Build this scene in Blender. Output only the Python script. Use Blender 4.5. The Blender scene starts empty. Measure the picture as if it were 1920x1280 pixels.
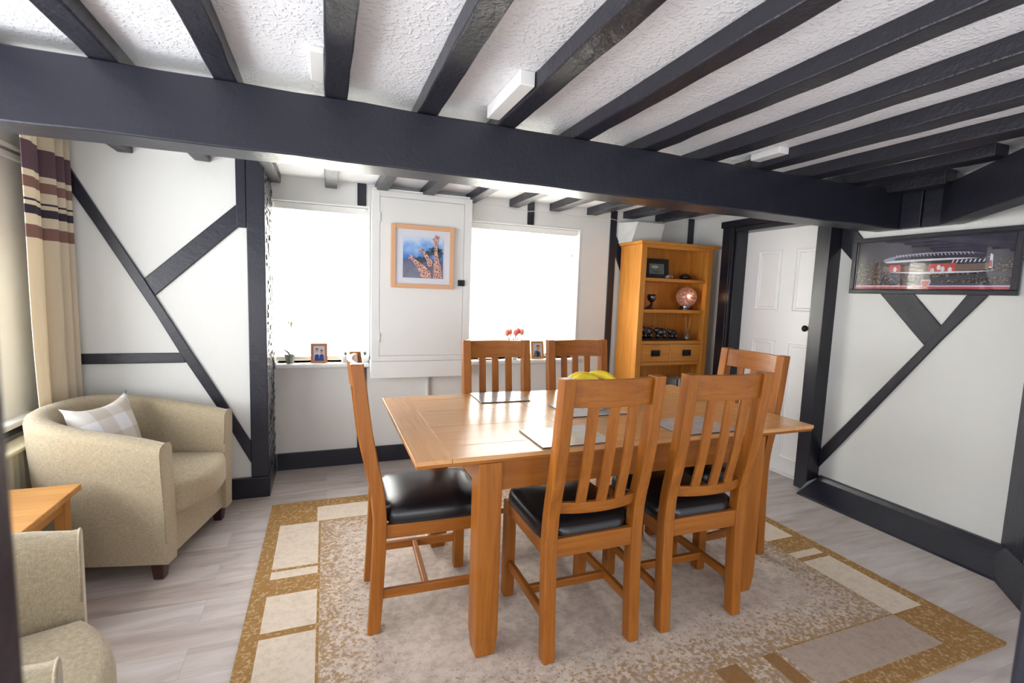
import bpy, bmesh, math, random
from mathutils import Vector, Matrix, noise as mnoise
R = math.radians
random.seed(7)
sc = bpy.context.scene
COL = sc.collection

# ------------------------------------------------------------------ camera
cam_d = bpy.data.cameras.new('camera'); cam = bpy.data.objects.new('camera', cam_d); COL.objects.link(cam)
rx = Vector((0.93334348, -0.35734923, 0.03422682)); up = Vector((0.00441278, 0.10675697, 0.99427535)); fw = Vector((0.35895748, 0.92784938, -0.10121782))
cam.matrix_world = Matrix(((rx.x, up.x, -fw.x, 0), (rx.y, up.y, -fw.y, 0), (rx.z, up.z, -fw.z, 1.34), (0, 0, 0, 1)))
cam_d.sensor_width = 36; cam_d.sensor_fit = 'HORIZONTAL'; cam_d.lens = 908.09 / 1920 * 36; cam_d.clip_start = 0.02
sc.camera = cam
cam_d.dof.use_dof = True; cam_d.dof.focus_distance = 2.4; cam_d.dof.aperture_fstop = 5.6
# ------------------------------------------------------------------ world, lights, exposure
w = bpy.data.worlds.new('world'); sc.world = w; w.use_nodes = True
bg = w.node_tree.nodes['Background']; bg.inputs[0].default_value = (0.93, 0.95, 1.0, 1); bg.inputs[1].default_value = 1.15
def area(name, loc, rot, sx, sy, power, col=(1, 1, 1)):
    l = bpy.data.lights.new(name, 'AREA'); l.shape = 'RECTANGLE'; l.size = sx; l.size_y = sy; l.energy = power; l.color = col
    o = bpy.data.objects.new(name, l); COL.objects.link(o); o.location = loc; o.rotation_euler = rot; return o
area('daylight_window_1', (-0.02, 4.14, 1.22), (R(-112), 0, 0), 0.75, 1.25, 124, (0.97, 0.985, 1))
area('daylight_window_2', (1.56, 4.14, 1.20), (R(-112), 0, 0), 1.1, 1.25, 176, (0.97, 0.985, 1))
area('daylight_window_3', (-1.85, 1.60, 1.18), (0, R(-104), R(8)), 1.3, 2.3, 90, (0.97, 0.985, 1))
def aim(src, dst): return (Vector(dst) - Vector(src)).to_track_quat('-Z', 'Y').to_euler()
area('added_left_fill', (-1.30, -0.75, 0.95), aim((-1.30, -0.75, 0.95), (1.5, 1.7, 2.0)), 1.2, 1.1, 27, (0.95, 0.97, 1))  # added fill lamp, no window here; brightens left faces of joists and chairs
area('added_rear_fill', (0.6, -1.1, 0.9), aim((0.6, -1.1, 0.9), (1.2, 1.6, 1.7)), 2.0, 1.2, 20, (0.95, 0.97, 1))  # added fill lamp behind the camera, brightens the room from the front
sc.view_settings.view_transform = 'Standard'; sc.view_settings.look = 'None'; sc.view_settings.gamma = 1.0
sc.view_settings.use_curve_mapping = False
sc.view_settings.exposure = 0.17

# ------------------------------------------------------------------ helpers
def s2l(c):
    return tuple(((x / 255) / 12.92 if x / 255 <= 0.04045 else ((x / 255 + 0.055) / 1.055) ** 2.4) for x in c)
def newmat(name, col=(0.8, 0.8, 0.8), rough=0.5, metal=0.0, coat=0.0, spec=0.5):
    m = bpy.data.materials.new(name); m.use_nodes = True
    b = m.node_tree.nodes['Principled BSDF']
    b.inputs['Base Color'].default_value = (*col, 1); b.inputs['Roughness'].default_value = rough
    b.inputs['Metallic'].default_value = metal; b.inputs['Coat Weight'].default_value = coat
    b.inputs['Specular IOR Level'].default_value = spec
    return m
def N(m, t): return m.node_tree.nodes.new(t)
def LK(m, a, b): m.node_tree.links.new(a, b)
def BS(m): return m.node_tree.nodes['Principled BSDF']
def coords(m, scale=(1, 1, 1), kind='Object'):
    tc = N(m, 'ShaderNodeTexCoord'); mp = N(m, 'ShaderNodeMapping'); mp.inputs['Scale'].default_value = scale
    LK(m, tc.outputs[kind], mp.inputs['Vector']); return mp.outputs['Vector']
def noise(m, vec, scale, detail=4, rough=0.5, dist=0.0):
    n = N(m, 'ShaderNodeTexNoise'); n.inputs['Scale'].default_value = scale; n.inputs['Detail'].default_value = detail
    n.inputs['Roughness'].default_value = rough; n.inputs['Distortion'].default_value = dist
    LK(m, vec, n.inputs['Vector']); return n.outputs['Fac']
def ramp(m, fac, stops, interp='LINEAR'):
    r = N(m, 'ShaderNodeValToRGB'); r.color_ramp.interpolation = interp
    e = r.color_ramp.elements
    while len(e) < len(stops): e.new(0.5)
    for k, (p, c) in enumerate(stops):
        e[k].position = p; e[k].color = (*c, 1) if len(c) == 3 else c
    LK(m, fac, r.inputs['Fac']); return r.outputs['Color']
def bump(m, h, strength=0.3, dist=0.01):
    b = N(m, 'ShaderNodeBump'); b.inputs['Strength'].default_value = strength; b.inputs['Distance'].default_value = dist
    LK(m, h, b.inputs['Height']); LK(m, b.outputs['Normal'], BS(m).inputs['Normal'])
def math_(m, op, a, b=None):
    n = N(m, 'ShaderNodeMath'); n.operation = op
    for k, v in enumerate((a, b)):
        if v is None: continue
        if isinstance(v, (int, float)): n.inputs[k].default_value = v
        else: LK(m, v, n.inputs[k])
    return n.outputs[0]
def mixc(m, fac, a, b):
    n = N(m, 'ShaderNodeMix'); n.data_type = 'RGBA'
    if isinstance(fac, (int, float)): n.inputs[0].default_value = fac
    else: LK(m, fac, n.inputs[0])
    for i, v in ((6, a), (7, b)):
        if isinstance(v, tuple): n.inputs[i].default_value = (*v, 1)
        else: LK(m, v, n.inputs[i])
    return n.outputs[2]

M = {}
def painted(name, col, rough, bs, bscale, spec=0.5, kind='Object'):
    m = newmat(name, col, rough, spec=spec); v = coords(m, kind=kind)
    h = noise(m, v, bscale, 3, 0.6); bump(m, h, bs, 0.004); M[name] = m; return m
painted('wall_white', s2l((226, 227, 224)), 0.75, 0.35, 120)
painted('white_gloss', s2l((230, 231, 229)), 0.35, 0.12, 60)
painted('upvc_white', s2l((240, 240, 238)), 0.3, 0.0, 10)
# ceiling: stippled plaster, white
m = newmat('ceiling_white', s2l((240, 241, 246)), 0.45); v = coords(m)
h1 = noise(m, v, 75, 2, 0.5); h = ramp(m, h1, [(0.52, (0, 0, 0)), (0.66, (1, 1, 1))])
h2 = noise(m, v, 9, 2, 0.5); hh = math_(m, 'ADD', math_(m, 'MULTIPLY', h, 0.6), math_(m, 'MULTIPLY', h2, 1.2)); bump(m, hh, 0.55, 0.006); M['ceiling_white'] = m
# black painted timber
def blackpaint(name, col, rough, amt, big):
    m = newmat(name, s2l(col), rough, spec=0.5); v = coords(m, (1, 1, 1), 'Object')
    a = noise(m, v, 60, 3, 0.6); b = noise(m, v, 7, 3, 0.55)
    h = math_(m, 'ADD', math_(m, 'MULTIPLY', a, 0.4), math_(m, 'MULTIPLY', b, big)); bump(m, h, amt, 0.008)
    M[name] = m
blackpaint('black_timber', (34, 35, 46), 0.36, 0.35, 1.0)
blackpaint('black_joist', (36, 36, 45), 0.38, 0.9, 1.0)
blackpaint('black_gloss', (28, 28, 37), 0.28, 0.25, 0.6)
m = newmat('brick_black', s2l((62, 62, 68)), 0.32); v = coords(m); bump(m, noise(m, v, 45, 4, 0.65), 0.8, 0.006); M['brick_black'] = m
# oak
def oak(name, axis, light, dark, rough=0.38, coat=0.06):
    m = newmat(name, light, rough, coat=coat, spec=0.3)
    sc_ = [26, 26, 26]; sc_[axis] = 1.6
    v = coords(m, tuple(sc_)); g = noise(m, v, 1.0, 5, 0.6, 0.6)
    sc2 = [120, 120, 120]; sc2[axis] = 5
    v2 = coords(m, tuple(sc2)); g2 = noise(m, v2, 1.0, 3, 0.6)
    oi = N(m, 'ShaderNodeObjectInfo')
    c = ramp(m, g, [(0.3, dark), (0.72, light)])
    dk = tuple(x * 0.72 for x in dark)
    c2 = mixc(m, ramp(m, g2, [(0.5, (0, 0, 0)), (0.75, (0.55, 0.55, 0.55))]), c, dk)
    LK(m, c2, BS(m).inputs['Base Color'])
    bump(m, g2, 0.08, 0.002); BS(m).inputs['Coat Roughness'].default_value = 0.25
    M[name] = m
CL, CD = s2l((168, 103, 38)), s2l((138, 79, 26))
for k, a in enumerate('xyz'): oak('oak_' + a, k, CL, CD)
TL, TD = s2l((212, 162, 110)), s2l((200, 146, 94))
oak('oaktop_x', 0, TL, TD, 0.27, 0.12); oak('oaktop_y', 1, TL, TD, 0.27, 0.12)
BL, BD = s2l((214, 148, 64)), s2l((188, 118, 46))
for k, a in enumerate('xyz'): oak('cab_' + a, k, BL, BD, 0.4, 0.1)
for k, a in enumerate('xyz'): oak('pale_' + a, k, s2l((206, 152, 86)), s2l((188, 130, 66)), 0.4, 0.1)
# leather
m = newmat('black_leather', s2l((24, 24, 28)), 0.3, spec=0.6); v = coords(m); bump(m, noise(m, v, 220, 3, 0.6), 0.12, 0.002); M['black_leather'] = m
# upholstery
def fabric(name, c1, c2, sc1=1700, rough=0.95):
    m = newmat(name, c1, rough, spec=0.15)
    vx = noise(m, coords(m, (1, 1, 0.12)), sc1 * 0.35, 2, 0.7); vz = noise(m, coords(m, (0.12, 0.12, 1)), sc1 * 0.35, 2, 0.7)
    mx = math_(m, 'MULTIPLY', math_(m, 'ADD', vx, vz), 0.5)
    LK(m, ramp(m, mx, [(0.38, c2), (0.62, c1)]), BS(m).inputs['Base Color']); bump(m, mx, 0.35, 0.002)
    BS(m).inputs['Sheen Weight'].default_value = 0.2
    M[name] = m
fabric('beige_weave', s2l((184, 171, 146)), s2l((150, 136, 110)))
m = newmat('dark_leg', s2l((58, 28, 26)), 0.35); M['dark_leg'] = m
# floor laminate: planks along X
m = newmat('laminate', (0.5, 0.45, 0.42), 0.42)
v = coords(m, (1, 1, 1))
br = N(m, 'ShaderNodeTexBrick'); br.inputs['Scale'].default_value = 1.0; br.inputs['Brick Width'].default_value = 1.28; br.inputs['Row Height'].default_value = 0.15
br.inputs['Mortar Size'].default_value = 0.0009; br.inputs['Mortar Smooth'].default_value = 0.2; br.offset = 0.37
br.inputs['Color1'].default_value = (0, 0, 0, 1); br.inputs['Color2'].default_value = (1, 1, 1, 1); br.inputs['Mortar'].default_value = (0.4, 0.4, 0.4, 1)
LK(m, v, br.inputs['Vector'])
off = N(m, 'ShaderNodeVectorMath'); off.operation = 'MULTIPLY_ADD'; LK(m, br.outputs['Color'], off.inputs[0]); off.inputs[1].default_value = (7, 3, 0)
LK(m, coords(m, (2.2, 13, 1)), off.inputs[2])
g = noise(m, off.outputs[0], 1.0, 6, 0.62, 0.8)
c = ramp(m, g, [(0.28, s2l((140, 128, 122))), (0.5, s2l((184, 173, 168))), (0.74, s2l((208, 202, 200)))])
tone = mixc(m, 0.34, c, ramp(m, br.outputs['Color'], [(0, s2l((160, 146, 138))), (1, s2l((205, 200, 200)))]))
c = mixc(m, br.outputs['Fac'], tone, s2l((158, 146, 140)))
LK(m, c, BS(m).inputs['Base Color']); bump(m, g, 0.06, 0.002); M['laminate'] = m
# rug materials
def rugmat(name, base, speck, lo, hi, scale=55, soft=0.04):
    m = newmat(name, base, 0.95, spec=0.1); v = coords(m)
    f = noise(m, v, scale, 3, 0.7)
    c = ramp(m, f, [(lo, base), (hi, speck)])
    f2 = noise(m, v, 330, 2, 0.6)
    c = mixc(m, ramp(m, f2, [(0.35, (0.35, 0.35, 0.35)), (0.65, (0, 0, 0))]), c, tuple(x * 0.62 for x in base))
    LK(m, c, BS(m).inputs['Base Color']); bump(m, math_(m, 'ADD', f2, f), 0.6, 0.004); M[name] = m
rugmat('rug_border', s2l((158, 121, 74)), s2l((196, 168, 128)), 0.52, 0.62, 60)
rugmat('rug_cream', s2l((222, 208, 190)), s2l((204, 188, 168)), 0.45, 0.7, 40)
rugmat('rug_taupe', s2l((184, 166, 152)), s2l((170, 150, 136)), 0.45, 0.7, 40)
rugmat('rug_brown', s2l((150, 112, 74)), s2l((160, 124, 86)), 0.45, 0.7, 60)
# field: brown speckle fading away from the woven border towards a cream middle
m = newmat('rug_field', (0.5, 0.45, 0.4), 0.95, spec=0.1); v = coords(m)
sx = N(m, 'ShaderNodeSeparateXYZ'); LK(m, v, sx.inputs[0])
dx = math_(m, 'SUBTRACT', 1.155, math_(m, 'ABSOLUTE', math_(m, 'SUBTRACT', sx.outputs[0], 1.125)))
dy = math_(m, 'SUBTRACT', 0.79, math_(m, 'ABSOLUTE', math_(m, 'SUBTRACT', sx.outputs[1], 2.03)))
dd = math_(m, 'MINIMUM', dx, dy)
f = noise(m, v, 60, 4, 0.75)
k = math_(m, 'ADD', f, math_(m, 'MULTIPLY', math_(m, 'MINIMUM', math_(m, 'MAXIMUM', dd, 0.0), 0.36), -0.62))
c = ramp(m, k, [(0.42, s2l((210, 196, 182))), (0.50, s2l((166, 136, 100)))])
f2 = noise(m, v, 26, 4, 0.7); c = mixc(m, ramp(m, f2, [(0.42, (0.0, 0.0, 0.0)), (0.62, (0.5, 0.5, 0.5))]), c, s2l((156, 138, 128)))
LK(m, c, BS(m).inputs['Base Color']); bump(m, noise(m, v, 300, 2, 0.6), 0.6, 0.004); M['rug_field'] = m
# curtain: horizontal woven bands by height
m = newmat('curtain_bands', (0.8, 0.7, 0.55), 0.6, spec=0.3); v = coords(m); sx = N(m, 'ShaderNodeSeparateXYZ'); LK(m, v, sx.inputs[0])
CR, MV, TN, DK = s2l((240, 228, 204)), s2l((116, 90, 98)), s2l((156, 120, 108)), s2l((74, 66, 78))
st = [(0.0, CR), (1.508, TN), (1.572, CR), (1.615, DK), (1.660, CR), (1.676, DK), (1.685, CR), (1.730, TN), (1.782, CR), (1.815, MV), (1.935, CR)]
LK(m, ramp(m, math_(m, 'MULTIPLY', sx.outputs[2], 0.4), [(p * 0.4, c) for p, c in st], 'CONSTANT'), BS(m).inputs['Base Color'])
bump(m, noise(m, coords(m, (1, 1, 0.2)), 500, 2, 0.6), 0.1, 0.001)
nt = m.node_tree; tr = N(m, 'ShaderNodeBsdfTranslucent'); mx = N(m, 'ShaderNodeMixShader'); mx.inputs[0].default_value = 0.3
for l in list(nt.links):
    if l.to_node == BS(m) and l.to_socket.name == 'Base Color': LK(m, l.from_socket, tr.inputs['Color'])
LK(m, BS(m).outputs[0], mx.inputs[1]); LK(m, tr.outputs[0], mx.inputs[2]); LK(m, mx.outputs[0], nt.nodes['Material Output'].inputs['Surface']); M['curtain_bands'] = m
# blind slats: white, translucent
m = newmat('blind_slat', s2l((245, 244, 238)), 0.4); nt = m.node_tree; tr = N(m, 'ShaderNodeBsdfTranslucent'); tr.inputs['Color'].default_value = (0.95, 0.94, 0.9, 1)
mx = N(m, 'ShaderNodeMixShader'); mx.inputs[0].default_value = 0.65
LK(m, BS(m).outputs[0], mx.inputs[1]); LK(m, tr.outputs[0], mx.inputs[2]); LK(m, mx.outputs[0], nt.nodes['Material Output'].inputs['Surface']); M['blind_slat'] = m
# window glass: clear pane
m = bpy.data.materials.new('window_glass'); m.use_nodes = True; nt = m.node_tree; nt.nodes.remove(BS(m))
t = N(m, 'ShaderNodeBsdfTransparent'); g_ = N(m, 'ShaderNodeBsdfGlossy'); g_.inputs['Roughness'].default_value = 0.02; mx = N(m, 'ShaderNodeMixShader'); mx.inputs[0].default_value = 0.06
LK(m, t.outputs[0], mx.inputs[1]); LK(m, g_.outputs[0], mx.inputs[2]); LK(m, mx.outputs[0], nt.nodes['Material Output'].inputs['Surface']); M['window_glass'] = m
def simple(name, rgb, rough=0.5, metal=0.0, coat=0.0, spec=0.5): M[name] = newmat(name, s2l(rgb), rough, metal, coat, spec); return M[name]
simple('grey_worn', (150, 160, 162), 0.6); simple('cream_metal', (226, 218, 190), 0.4); simple('iron', (30, 30, 34), 0.35, 0.5); simple('pine', (216, 168, 128), 0.45)
simple('mat_board', (214, 216, 226), 0.3); simple('black_frame', (38, 38, 48), 0.3); simple('pewter', (112, 106, 110), 0.2, 0.9)
simple('dark_bronze', (70, 64, 66), 0.22, 0.7); simple('ebony', (34, 28, 30), 0.3); simple('white_ceramic', (222, 222, 218), 0.25)
simple('grey_ceramic', (120, 124, 118), 0.6); simple('leaf_green', (74, 116, 60), 0.5); simple('leaf_dark', (70, 92, 84), 0.5); simple('stem_green', (120, 146, 96), 0.5)
simple('tulip_pink', (228, 112, 98), 0.45); simple('tulip_light', (240, 150, 130), 0.45); simple('orchid_petal', (226, 228, 170), 0.5)
simple('frame_wood', (168, 106, 62), 0.4); simple('frame_oak', (190, 132, 72), 0.4)
simple('paper_white', (225, 225, 225), 0.5); simple('skin', (206, 152, 134), 0.6); simple('skin_dark', (176, 120, 104), 0.6); simple('hair_brown', (104, 76, 60), 0.7)
simple('school_blue', (42, 74, 150), 0.7); simple('grey_jumper', (112, 122, 128), 0.7); simple('navy', (36, 42, 60), 0.7); simple('soft_red', (150, 60, 60), 0.7)
simple('cork', (150, 132, 110), 0.5); simple('reed', (196, 160, 116), 0.7); simple('bottle_glass', (120, 100, 92), 0.15, 0.0, 0.4)
m = newmat('banana', s2l((246, 220, 50)), 0.5); f = noise(m, coords(m), 30, 3, 0.6); LK(m, ramp(m, f, [(0.3, s2l((238, 206, 44))), (0.7, s2l((250, 224, 58)))]), BS(m).inputs['Base Color']); M['banana'] = m
simple('banana_tip', (78, 70, 30), 0.7)
m = newmat('clear_glass', (0.95, 0.97, 0.97), 0.03); BS(m).inputs['Transmission Weight'].default_value = 0.9; M['clear_glass'] = m
# placemat: polished grey
m = newmat('placemat', s2l((190, 187, 188)), 0.2, coat=0.1); f = noise(m, coords(m), 14, 3, 0.6); LK(m, ramp(m, f, [(0.3, s2l((182, 178, 179))), (0.7, s2l((198, 195, 196)))]), BS(m).inputs['Base Color']); M['placemat'] = m
simple('mat_edge', (60, 58, 60), 0.3)
# check cushion
m = newmat('check_cloth', (0.8, 0.8, 0.8), 0.9, spec=0.1); v = coords(m)
sx = N(m, 'ShaderNodeSeparateXYZ'); LK(m, v, sx.inputs[0])
def band(o): return math_(m, 'GREATER_THAN', math_(m, 'FRACT', math_(m, 'ADD', math_(m, 'MULTIPLY', o, 6.3), 0.5)), 0.5)
s_ = math_(m, 'MULTIPLY', math_(m, 'ADD', band(sx.outputs[0]), band(sx.outputs[1])), 0.5)
LK(m, ramp(m, s_, [(0.0, s2l((208, 200, 188))), (0.4, s2l((222, 218, 212))), (0.8, s2l((240, 241, 246)))], 'CONSTANT'), BS(m).inputs['Base Color'])
bump(m, noise(m, coords(m), 500, 2, 0.6), 0.2, 0.001); M['check_cloth'] = m
# mosaic globe
m = newmat('mosaic_glass', (0.3, 0.2, 0.18), 0.15); v = coords(m); vo = N(m, 'ShaderNodeTexVoronoi'); vo.inputs['Scale'].default_value = 75; LK(m, v, vo.inputs['Vector'])
vd = N(m, 'ShaderNodeTexVoronoi'); vd.feature = 'DISTANCE_TO_EDGE'; vd.inputs['Scale'].default_value = 75; LK(m, v, vd.inputs['Vector'])
cc = ramp(m, vo.outputs['Color'], [(0.2, s2l((120, 84, 88))), (0.6, s2l((168, 128, 122))), (0.9, s2l((226, 196, 186)))])
cc = mixc(m, ramp(m, vd.outputs['Distance'], [(0.03, (1, 1, 1)), (0.08, (0, 0, 0))]), cc, s2l((52, 34, 36)))
LK(m, cc, BS(m).inputs['Base Color']); BS(m).inputs['Emission Color'].default_value = (1, 0.42, 0.2, 1)
BS(m).inputs['Emission Strength'].default_value = 0.12; M['mosaic_glass'] = m
m = newmat('bulb_glow', (1, 0.6, 0.4), 0.4); BS(m).inputs['Emission Color'].default_value = (1, 0.55, 0.32, 1); BS(m).inputs['Emission Strength'].default_value = 1.6; M['bulb_glow'] = m

# ---- mesh helpers
def mk(name, bm, mats, parent=None, smooth=False, bevel=0.0, seg=2, auto=None):
    bmesh.ops.recalc_face_normals(bm, faces=bm.faces)
    me = bpy.data.meshes.new(name); bm.to_mesh(me); bm.free()
    if not isinstance(mats, (list, tuple)): mats = [mats]
    for q in mats: me.materials.append(M[q])
    if smooth:
        for p in me.polygons: p.use_smooth = True
    o = bpy.data.objects.new(name, me); COL.objects.link(o)
    if parent is not None: o.parent = parent
    if bevel:
        b = o.modifiers.new('bevel', 'BEVEL'); b.width = bevel; b.segments = seg; b.limit_method = 'ANGLE'; b.angle_limit = R(40)
    return o
def hexa(bm, p8, mi=0):
    vs = [bm.verts.new(p) for p in p8]
    for f in ((0, 1, 2, 3), (7, 6, 5, 4), (0, 4, 5, 1), (1, 5, 6, 2), (2, 6, 7, 3), (3, 7, 4, 0)):
        fc = bm.faces.new([vs[i] for i in f]); fc.material_index = mi
    return vs
def bx(bm, x0, x1, y0, y1, z0, z1, mi=0):
    return hexa(bm, [(x0, y0, z0), (x1, y0, z0), (x1, y1, z0), (x0, y1, z0), (x0, y0, z1), (x1, y0, z1), (x1, y1, z1), (x0, y1, z1)], mi)
def box(name, mats, x0, x1, y0, y1, z0, z1, parent=None, bevel=0.0):
    bm = bmesh.new(); bx(bm, x0, x1, y0, y1, z0, z1); return mk(name, bm, mats, parent, bevel=bevel)
def prism(bm, poly, ax, a0, a1, mi=0):
    """extrude 2D poly along axis: ax 0: poly=(y,z) ; 1: poly=(x,z) ; 2: poly=(x,y)"""
    def P(p, a): return (a, p[0], p[1]) if ax == 0 else (p[0], a, p[1]) if ax == 1 else (p[0], p[1], a)
    a = [bm.verts.new(P(p, a0)) for p in poly]; b = [bm.verts.new(P(p, a1)) for p in poly]; n = len(poly)
    for f in (a, b[::-1]):
        fc = bm.faces.new(f); fc.material_index = mi
    for i in range(n):
        fc = bm.faces.new((a[i], b[i], b[(i + 1) % n], a[(i + 1) % n])); fc.material_index = mi
def rings(bm, rs, closed=True, cap=True, mi=0):
    """rs: list of rings (lists of points); skin between them"""
    vr = [[bm.verts.new(p) for p in r] for r in rs]; n = len(rs[0])
    for i in range(len(vr) - 1):
        for j in range(n if closed else n - 1):
            fc = bm.faces.new((vr[i][j], vr[i][(j + 1) % n], vr[i + 1][(j + 1) % n], vr[i + 1][j])); fc.material_index = mi
    if cap and closed:
        for r in (vr[0][::-1], vr[-1]):
            fc = bm.faces.new(r); fc.material_index = mi
    return vr
def lathe(bm, prof, cx, cy, n=24, mi=0, z0=0):
    rs = [[(cx + max(r, 1e-4) * math.cos(2 * math.pi * k / n), cy + max(r, 1e-4) * math.sin(2 * math.pi * k / n), z0 + z) for k in range(n)] for r, z in prof]
    rings(bm, rs, mi=mi)
def tube(bm, pts, rad, n=8, mi=0):
    pts = [Vector(p) for p in pts]; rs = []
    rad = rad if isinstance(rad, (list, tuple)) else [rad] * len(pts)
    for i, p in enumerate(pts):
        d = (pts[min(i + 1, len(pts) - 1)] - pts[max(i - 1, 0)]).normalized()
        u = d.orthogonal().normalized() if i == 0 else (u - d * u.dot(d)).normalized()
        v_ = d.cross(u); rs.append([p + (u * math.cos(2 * math.pi * k / n) + v_ * math.sin(2 * math.pi * k / n)) * rad[i] for k in range(n)])
    rings(bm, rs, mi=mi)
def ellipsoid(bm, c, r, mi=0, u=16, v=10, mat=None):
    g = bmesh.ops.create_uvsphere(bm, u_segments=u, v_segments=v, radius=1.0)
    T = Matrix.Translation(c) @ (mat if mat else Matrix()) @ Matrix.Diagonal((*r, 1))
    bmesh.ops.transform(bm, matrix=T, verts=g['verts'])
    for vv in g['verts']:
        for f in vv.link_faces: f.material_index = mi
def tag(o, label=None, cat=None, group=None, kind=None):
    if label: o['label'] = label
    if cat: o['category'] = cat
    if group: o['group'] = group
    if kind: o['kind'] = kind
    return o
def empty(name, loc, rz=0.0):
    o = bpy.data.objects.new(name, None); COL.objects.link(o); o.location = loc; o.rotation_euler = (0, 0, rz); o.empty_display_size = 0.1; return o
def S(o, label=None, cat=None):
    o['kind'] = 'structure'
    if label: o['label'] = label
    if cat: o['category'] = cat
    return o
def copy_tree(o, parent=None):
    c = o.copy(); COL.objects.link(c)
    if parent is not None: c.parent = parent
    for ch in list(o.children): copy_tree(ch, c)
    return c

D = 3.763; RX = 3.316; LX = -1.40; A1 = 3.326; PX = -0.35; CZ = 2.084; JZ = 2.025
# ------------------------------------------------------------------ floor & walls
bm = bmesh.new(); bx(bm, LX - 0.3, RX + 0.4, -1.2, D + 0.25, -0.06, 0.0); S(mk('floor', bm, 'laminate'))
bm = bmesh.new(); bx(bm, LX - 0.3, RX + 0.4, -1.2, D + 0.25, CZ, CZ + 0.08); S(mk('ceiling', bm, 'ceiling_white'))
def wall_with_holes(name, ax, a0, a1, s0, s1, z0, z1, holes, mat='wall_white'):
    """wall slab: ax=1 -> lies in XZ at y[a0,a1], spans x s0..s1 ; ax=0 -> in YZ at x[a0,a1]"""
    ss = sorted({s0, s1, *[h[0] for h in holes], *[h[1] for h in holes]}); zs = sorted({z0, z1, *[h[2] for h in holes], *[h[3] for h in holes]})
    bm = bmesh.new()
    for i in range(len(ss) - 1):
        for j in range(len(zs) - 1):
            cs, cz = (ss[i] + ss[i + 1]) / 2, (zs[j] + zs[j + 1]) / 2
            if any(h[0] < cs < h[1] and h[2] < cz < h[3] for h in holes): continue
            if ax == 1: bx(bm, ss[i], ss[i + 1], a0, a1, zs[j], zs[j + 1])
            else: bx(bm, a0, a1, ss[i], ss[i + 1], zs[j], zs[j + 1])
    bmesh.ops.remove_doubles(bm, verts=bm.verts, dist=1e-5)
    # drop interior double faces
    seen = {}
    for f in list(bm.faces):
        k = tuple(round(c, 4) for c in f.calc_center_median()); seen.setdefault(k, []).append(f)
    dl = [f for fs in seen.values() if len(fs) > 1 for f in fs]
    bmesh.ops.delete(bm, geom=dl, context='FACES_ONLY')
    return S(mk(name, bm, mat))
W1 = (-0.345, 0.300, 0.783, 1.920); W2 = (1.075, 2.050, 0.783, 1.893); W3 = (0.5, 2.87, 0.66, 1.88)
wall_with_holes('wall_back', 1, D, D + 0.22, LX, RX + 0.3, 0, CZ, [W1, W2])
wall_with_holes('wall_left', 0, LX - 0.16, LX, -1.2, A1, 0, CZ, [W3])
bm = bmesh.new(); bx(bm, LX, PX, A1, D, 0, CZ); S(mk('wall_alcove', bm, 'wall_white'))
wall_with_holes('wall_right', 0, RX, RX + 0.2, 1.22, D, 0, CZ, [(2.43, 3.26, 0.0, 1.95)])
# chamfered corner wall on the right
nd = Vector((0.68, -0.733, 0)); td = Vector((-0.733, -0.68, 0))
def strip(bm, k0, k1, s0, s1, z0, z1, origin=Vector((3.316, 1.32, 0)), mi=0):
    """box in the chamfer frame: k = offset along nd, s = run along td from the corner"""
    P = lambda k_, s_, z: tuple(origin + nd * k_ + td * s_ + Vector((0, 0, z)))
    hexa(bm, [P(k0, s0, z0), P(k0, s1, z0), P(k1, s1, z0), P(k1, s0, z0), P(k0, s0, z1), P(k0, s1, z1), P(k1, s1, z1), P(k1, s0, z1)], mi)
bm = bmesh.new(); strip(bm, 0.0, 0.12, 0.0, 1.05, 0, CZ); S(mk('wall_corner', bm, 'wall_white'))
bm = bmesh.new(); strip(bm, -0.012, 0.10, -0.005, 0.2, 0.0, CZ); S(mk('trim_1', bm, 'black_timber'), 'black corner post at the near end of right wall', 'post')
bm = bmesh.new()
P = lambda k_, s_, z: tuple(Vector((3.316, 1.32, 0)) + nd * k_ + td * s_ + Vector((0, 0, z)))
prof = [(0, 0.0), (-0.105, 0.0), (-0.10, 0.02), (-0.03, 0.10), (-0.012, 0.115), (0, 0.115)]
rings(bm, [[P(k_, s_, z) for k_, z in prof] for s_ in (0.10 if False else 0.05, 1.05)]); S(mk('baseboard_corner', bm, 'black_timber'))
# sloped black sill along right wall
bm = bmesh.new()
prof = [(0.0, 0.0), (-0.238, 0.0), (-0.225, 0.012), (-0.045, 0.085), (-0.03, 0.112), (0, 0.112)]
def rr(y, sx=1.0): return [(RX + a * sx, y, b) for a, b in prof]
rings(bm, [rr(1.20), rr(1.8), rr(2.33)]); S(mk('baseboard_right', bm, 'black_timber', bevel=0.004))
bm = bmesh.new(); vv = [bm.verts.new(p) for p in ((3.076, 2.333, 0), (RX, 2.333, 0), (RX, 2.345, 0.09), (RX, 2.40, 0.0), (3.20, 2.39, 0.0), (3.20, 2.345, 0.07))]
for f in ((0, 3, 1), (0, 4, 3), (0, 1, 2, 5), (0, 5, 4), (5, 2, 3, 4)):
    bm.faces.new([vv[i] for i in f])
bm.faces.new((vv[1], vv[3], vv[2])); S(mk('trim_2', bm, 'grey_worn'))
# baseboards
S(box('baseboard_back', 'black_timber', PX + 0.02, RX, D - 0.02, D + 0.0, 0, 0.124, bevel=0.004))
bm = bmesh.new(); bx(bm, LX, -0.333, 3.296, A1, 0, 0.13); bx(bm, PX, -0.333, A1, D - 0.02, 0, 0.13); S(mk('baseboard_alcove', bm, 'black_gloss', bevel=0.004))
S(box('baseboard_left', 'black_gloss', LX, LX + 0.025, -1.2, 3.296, 0, 0.10, bevel=0.003))

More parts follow.
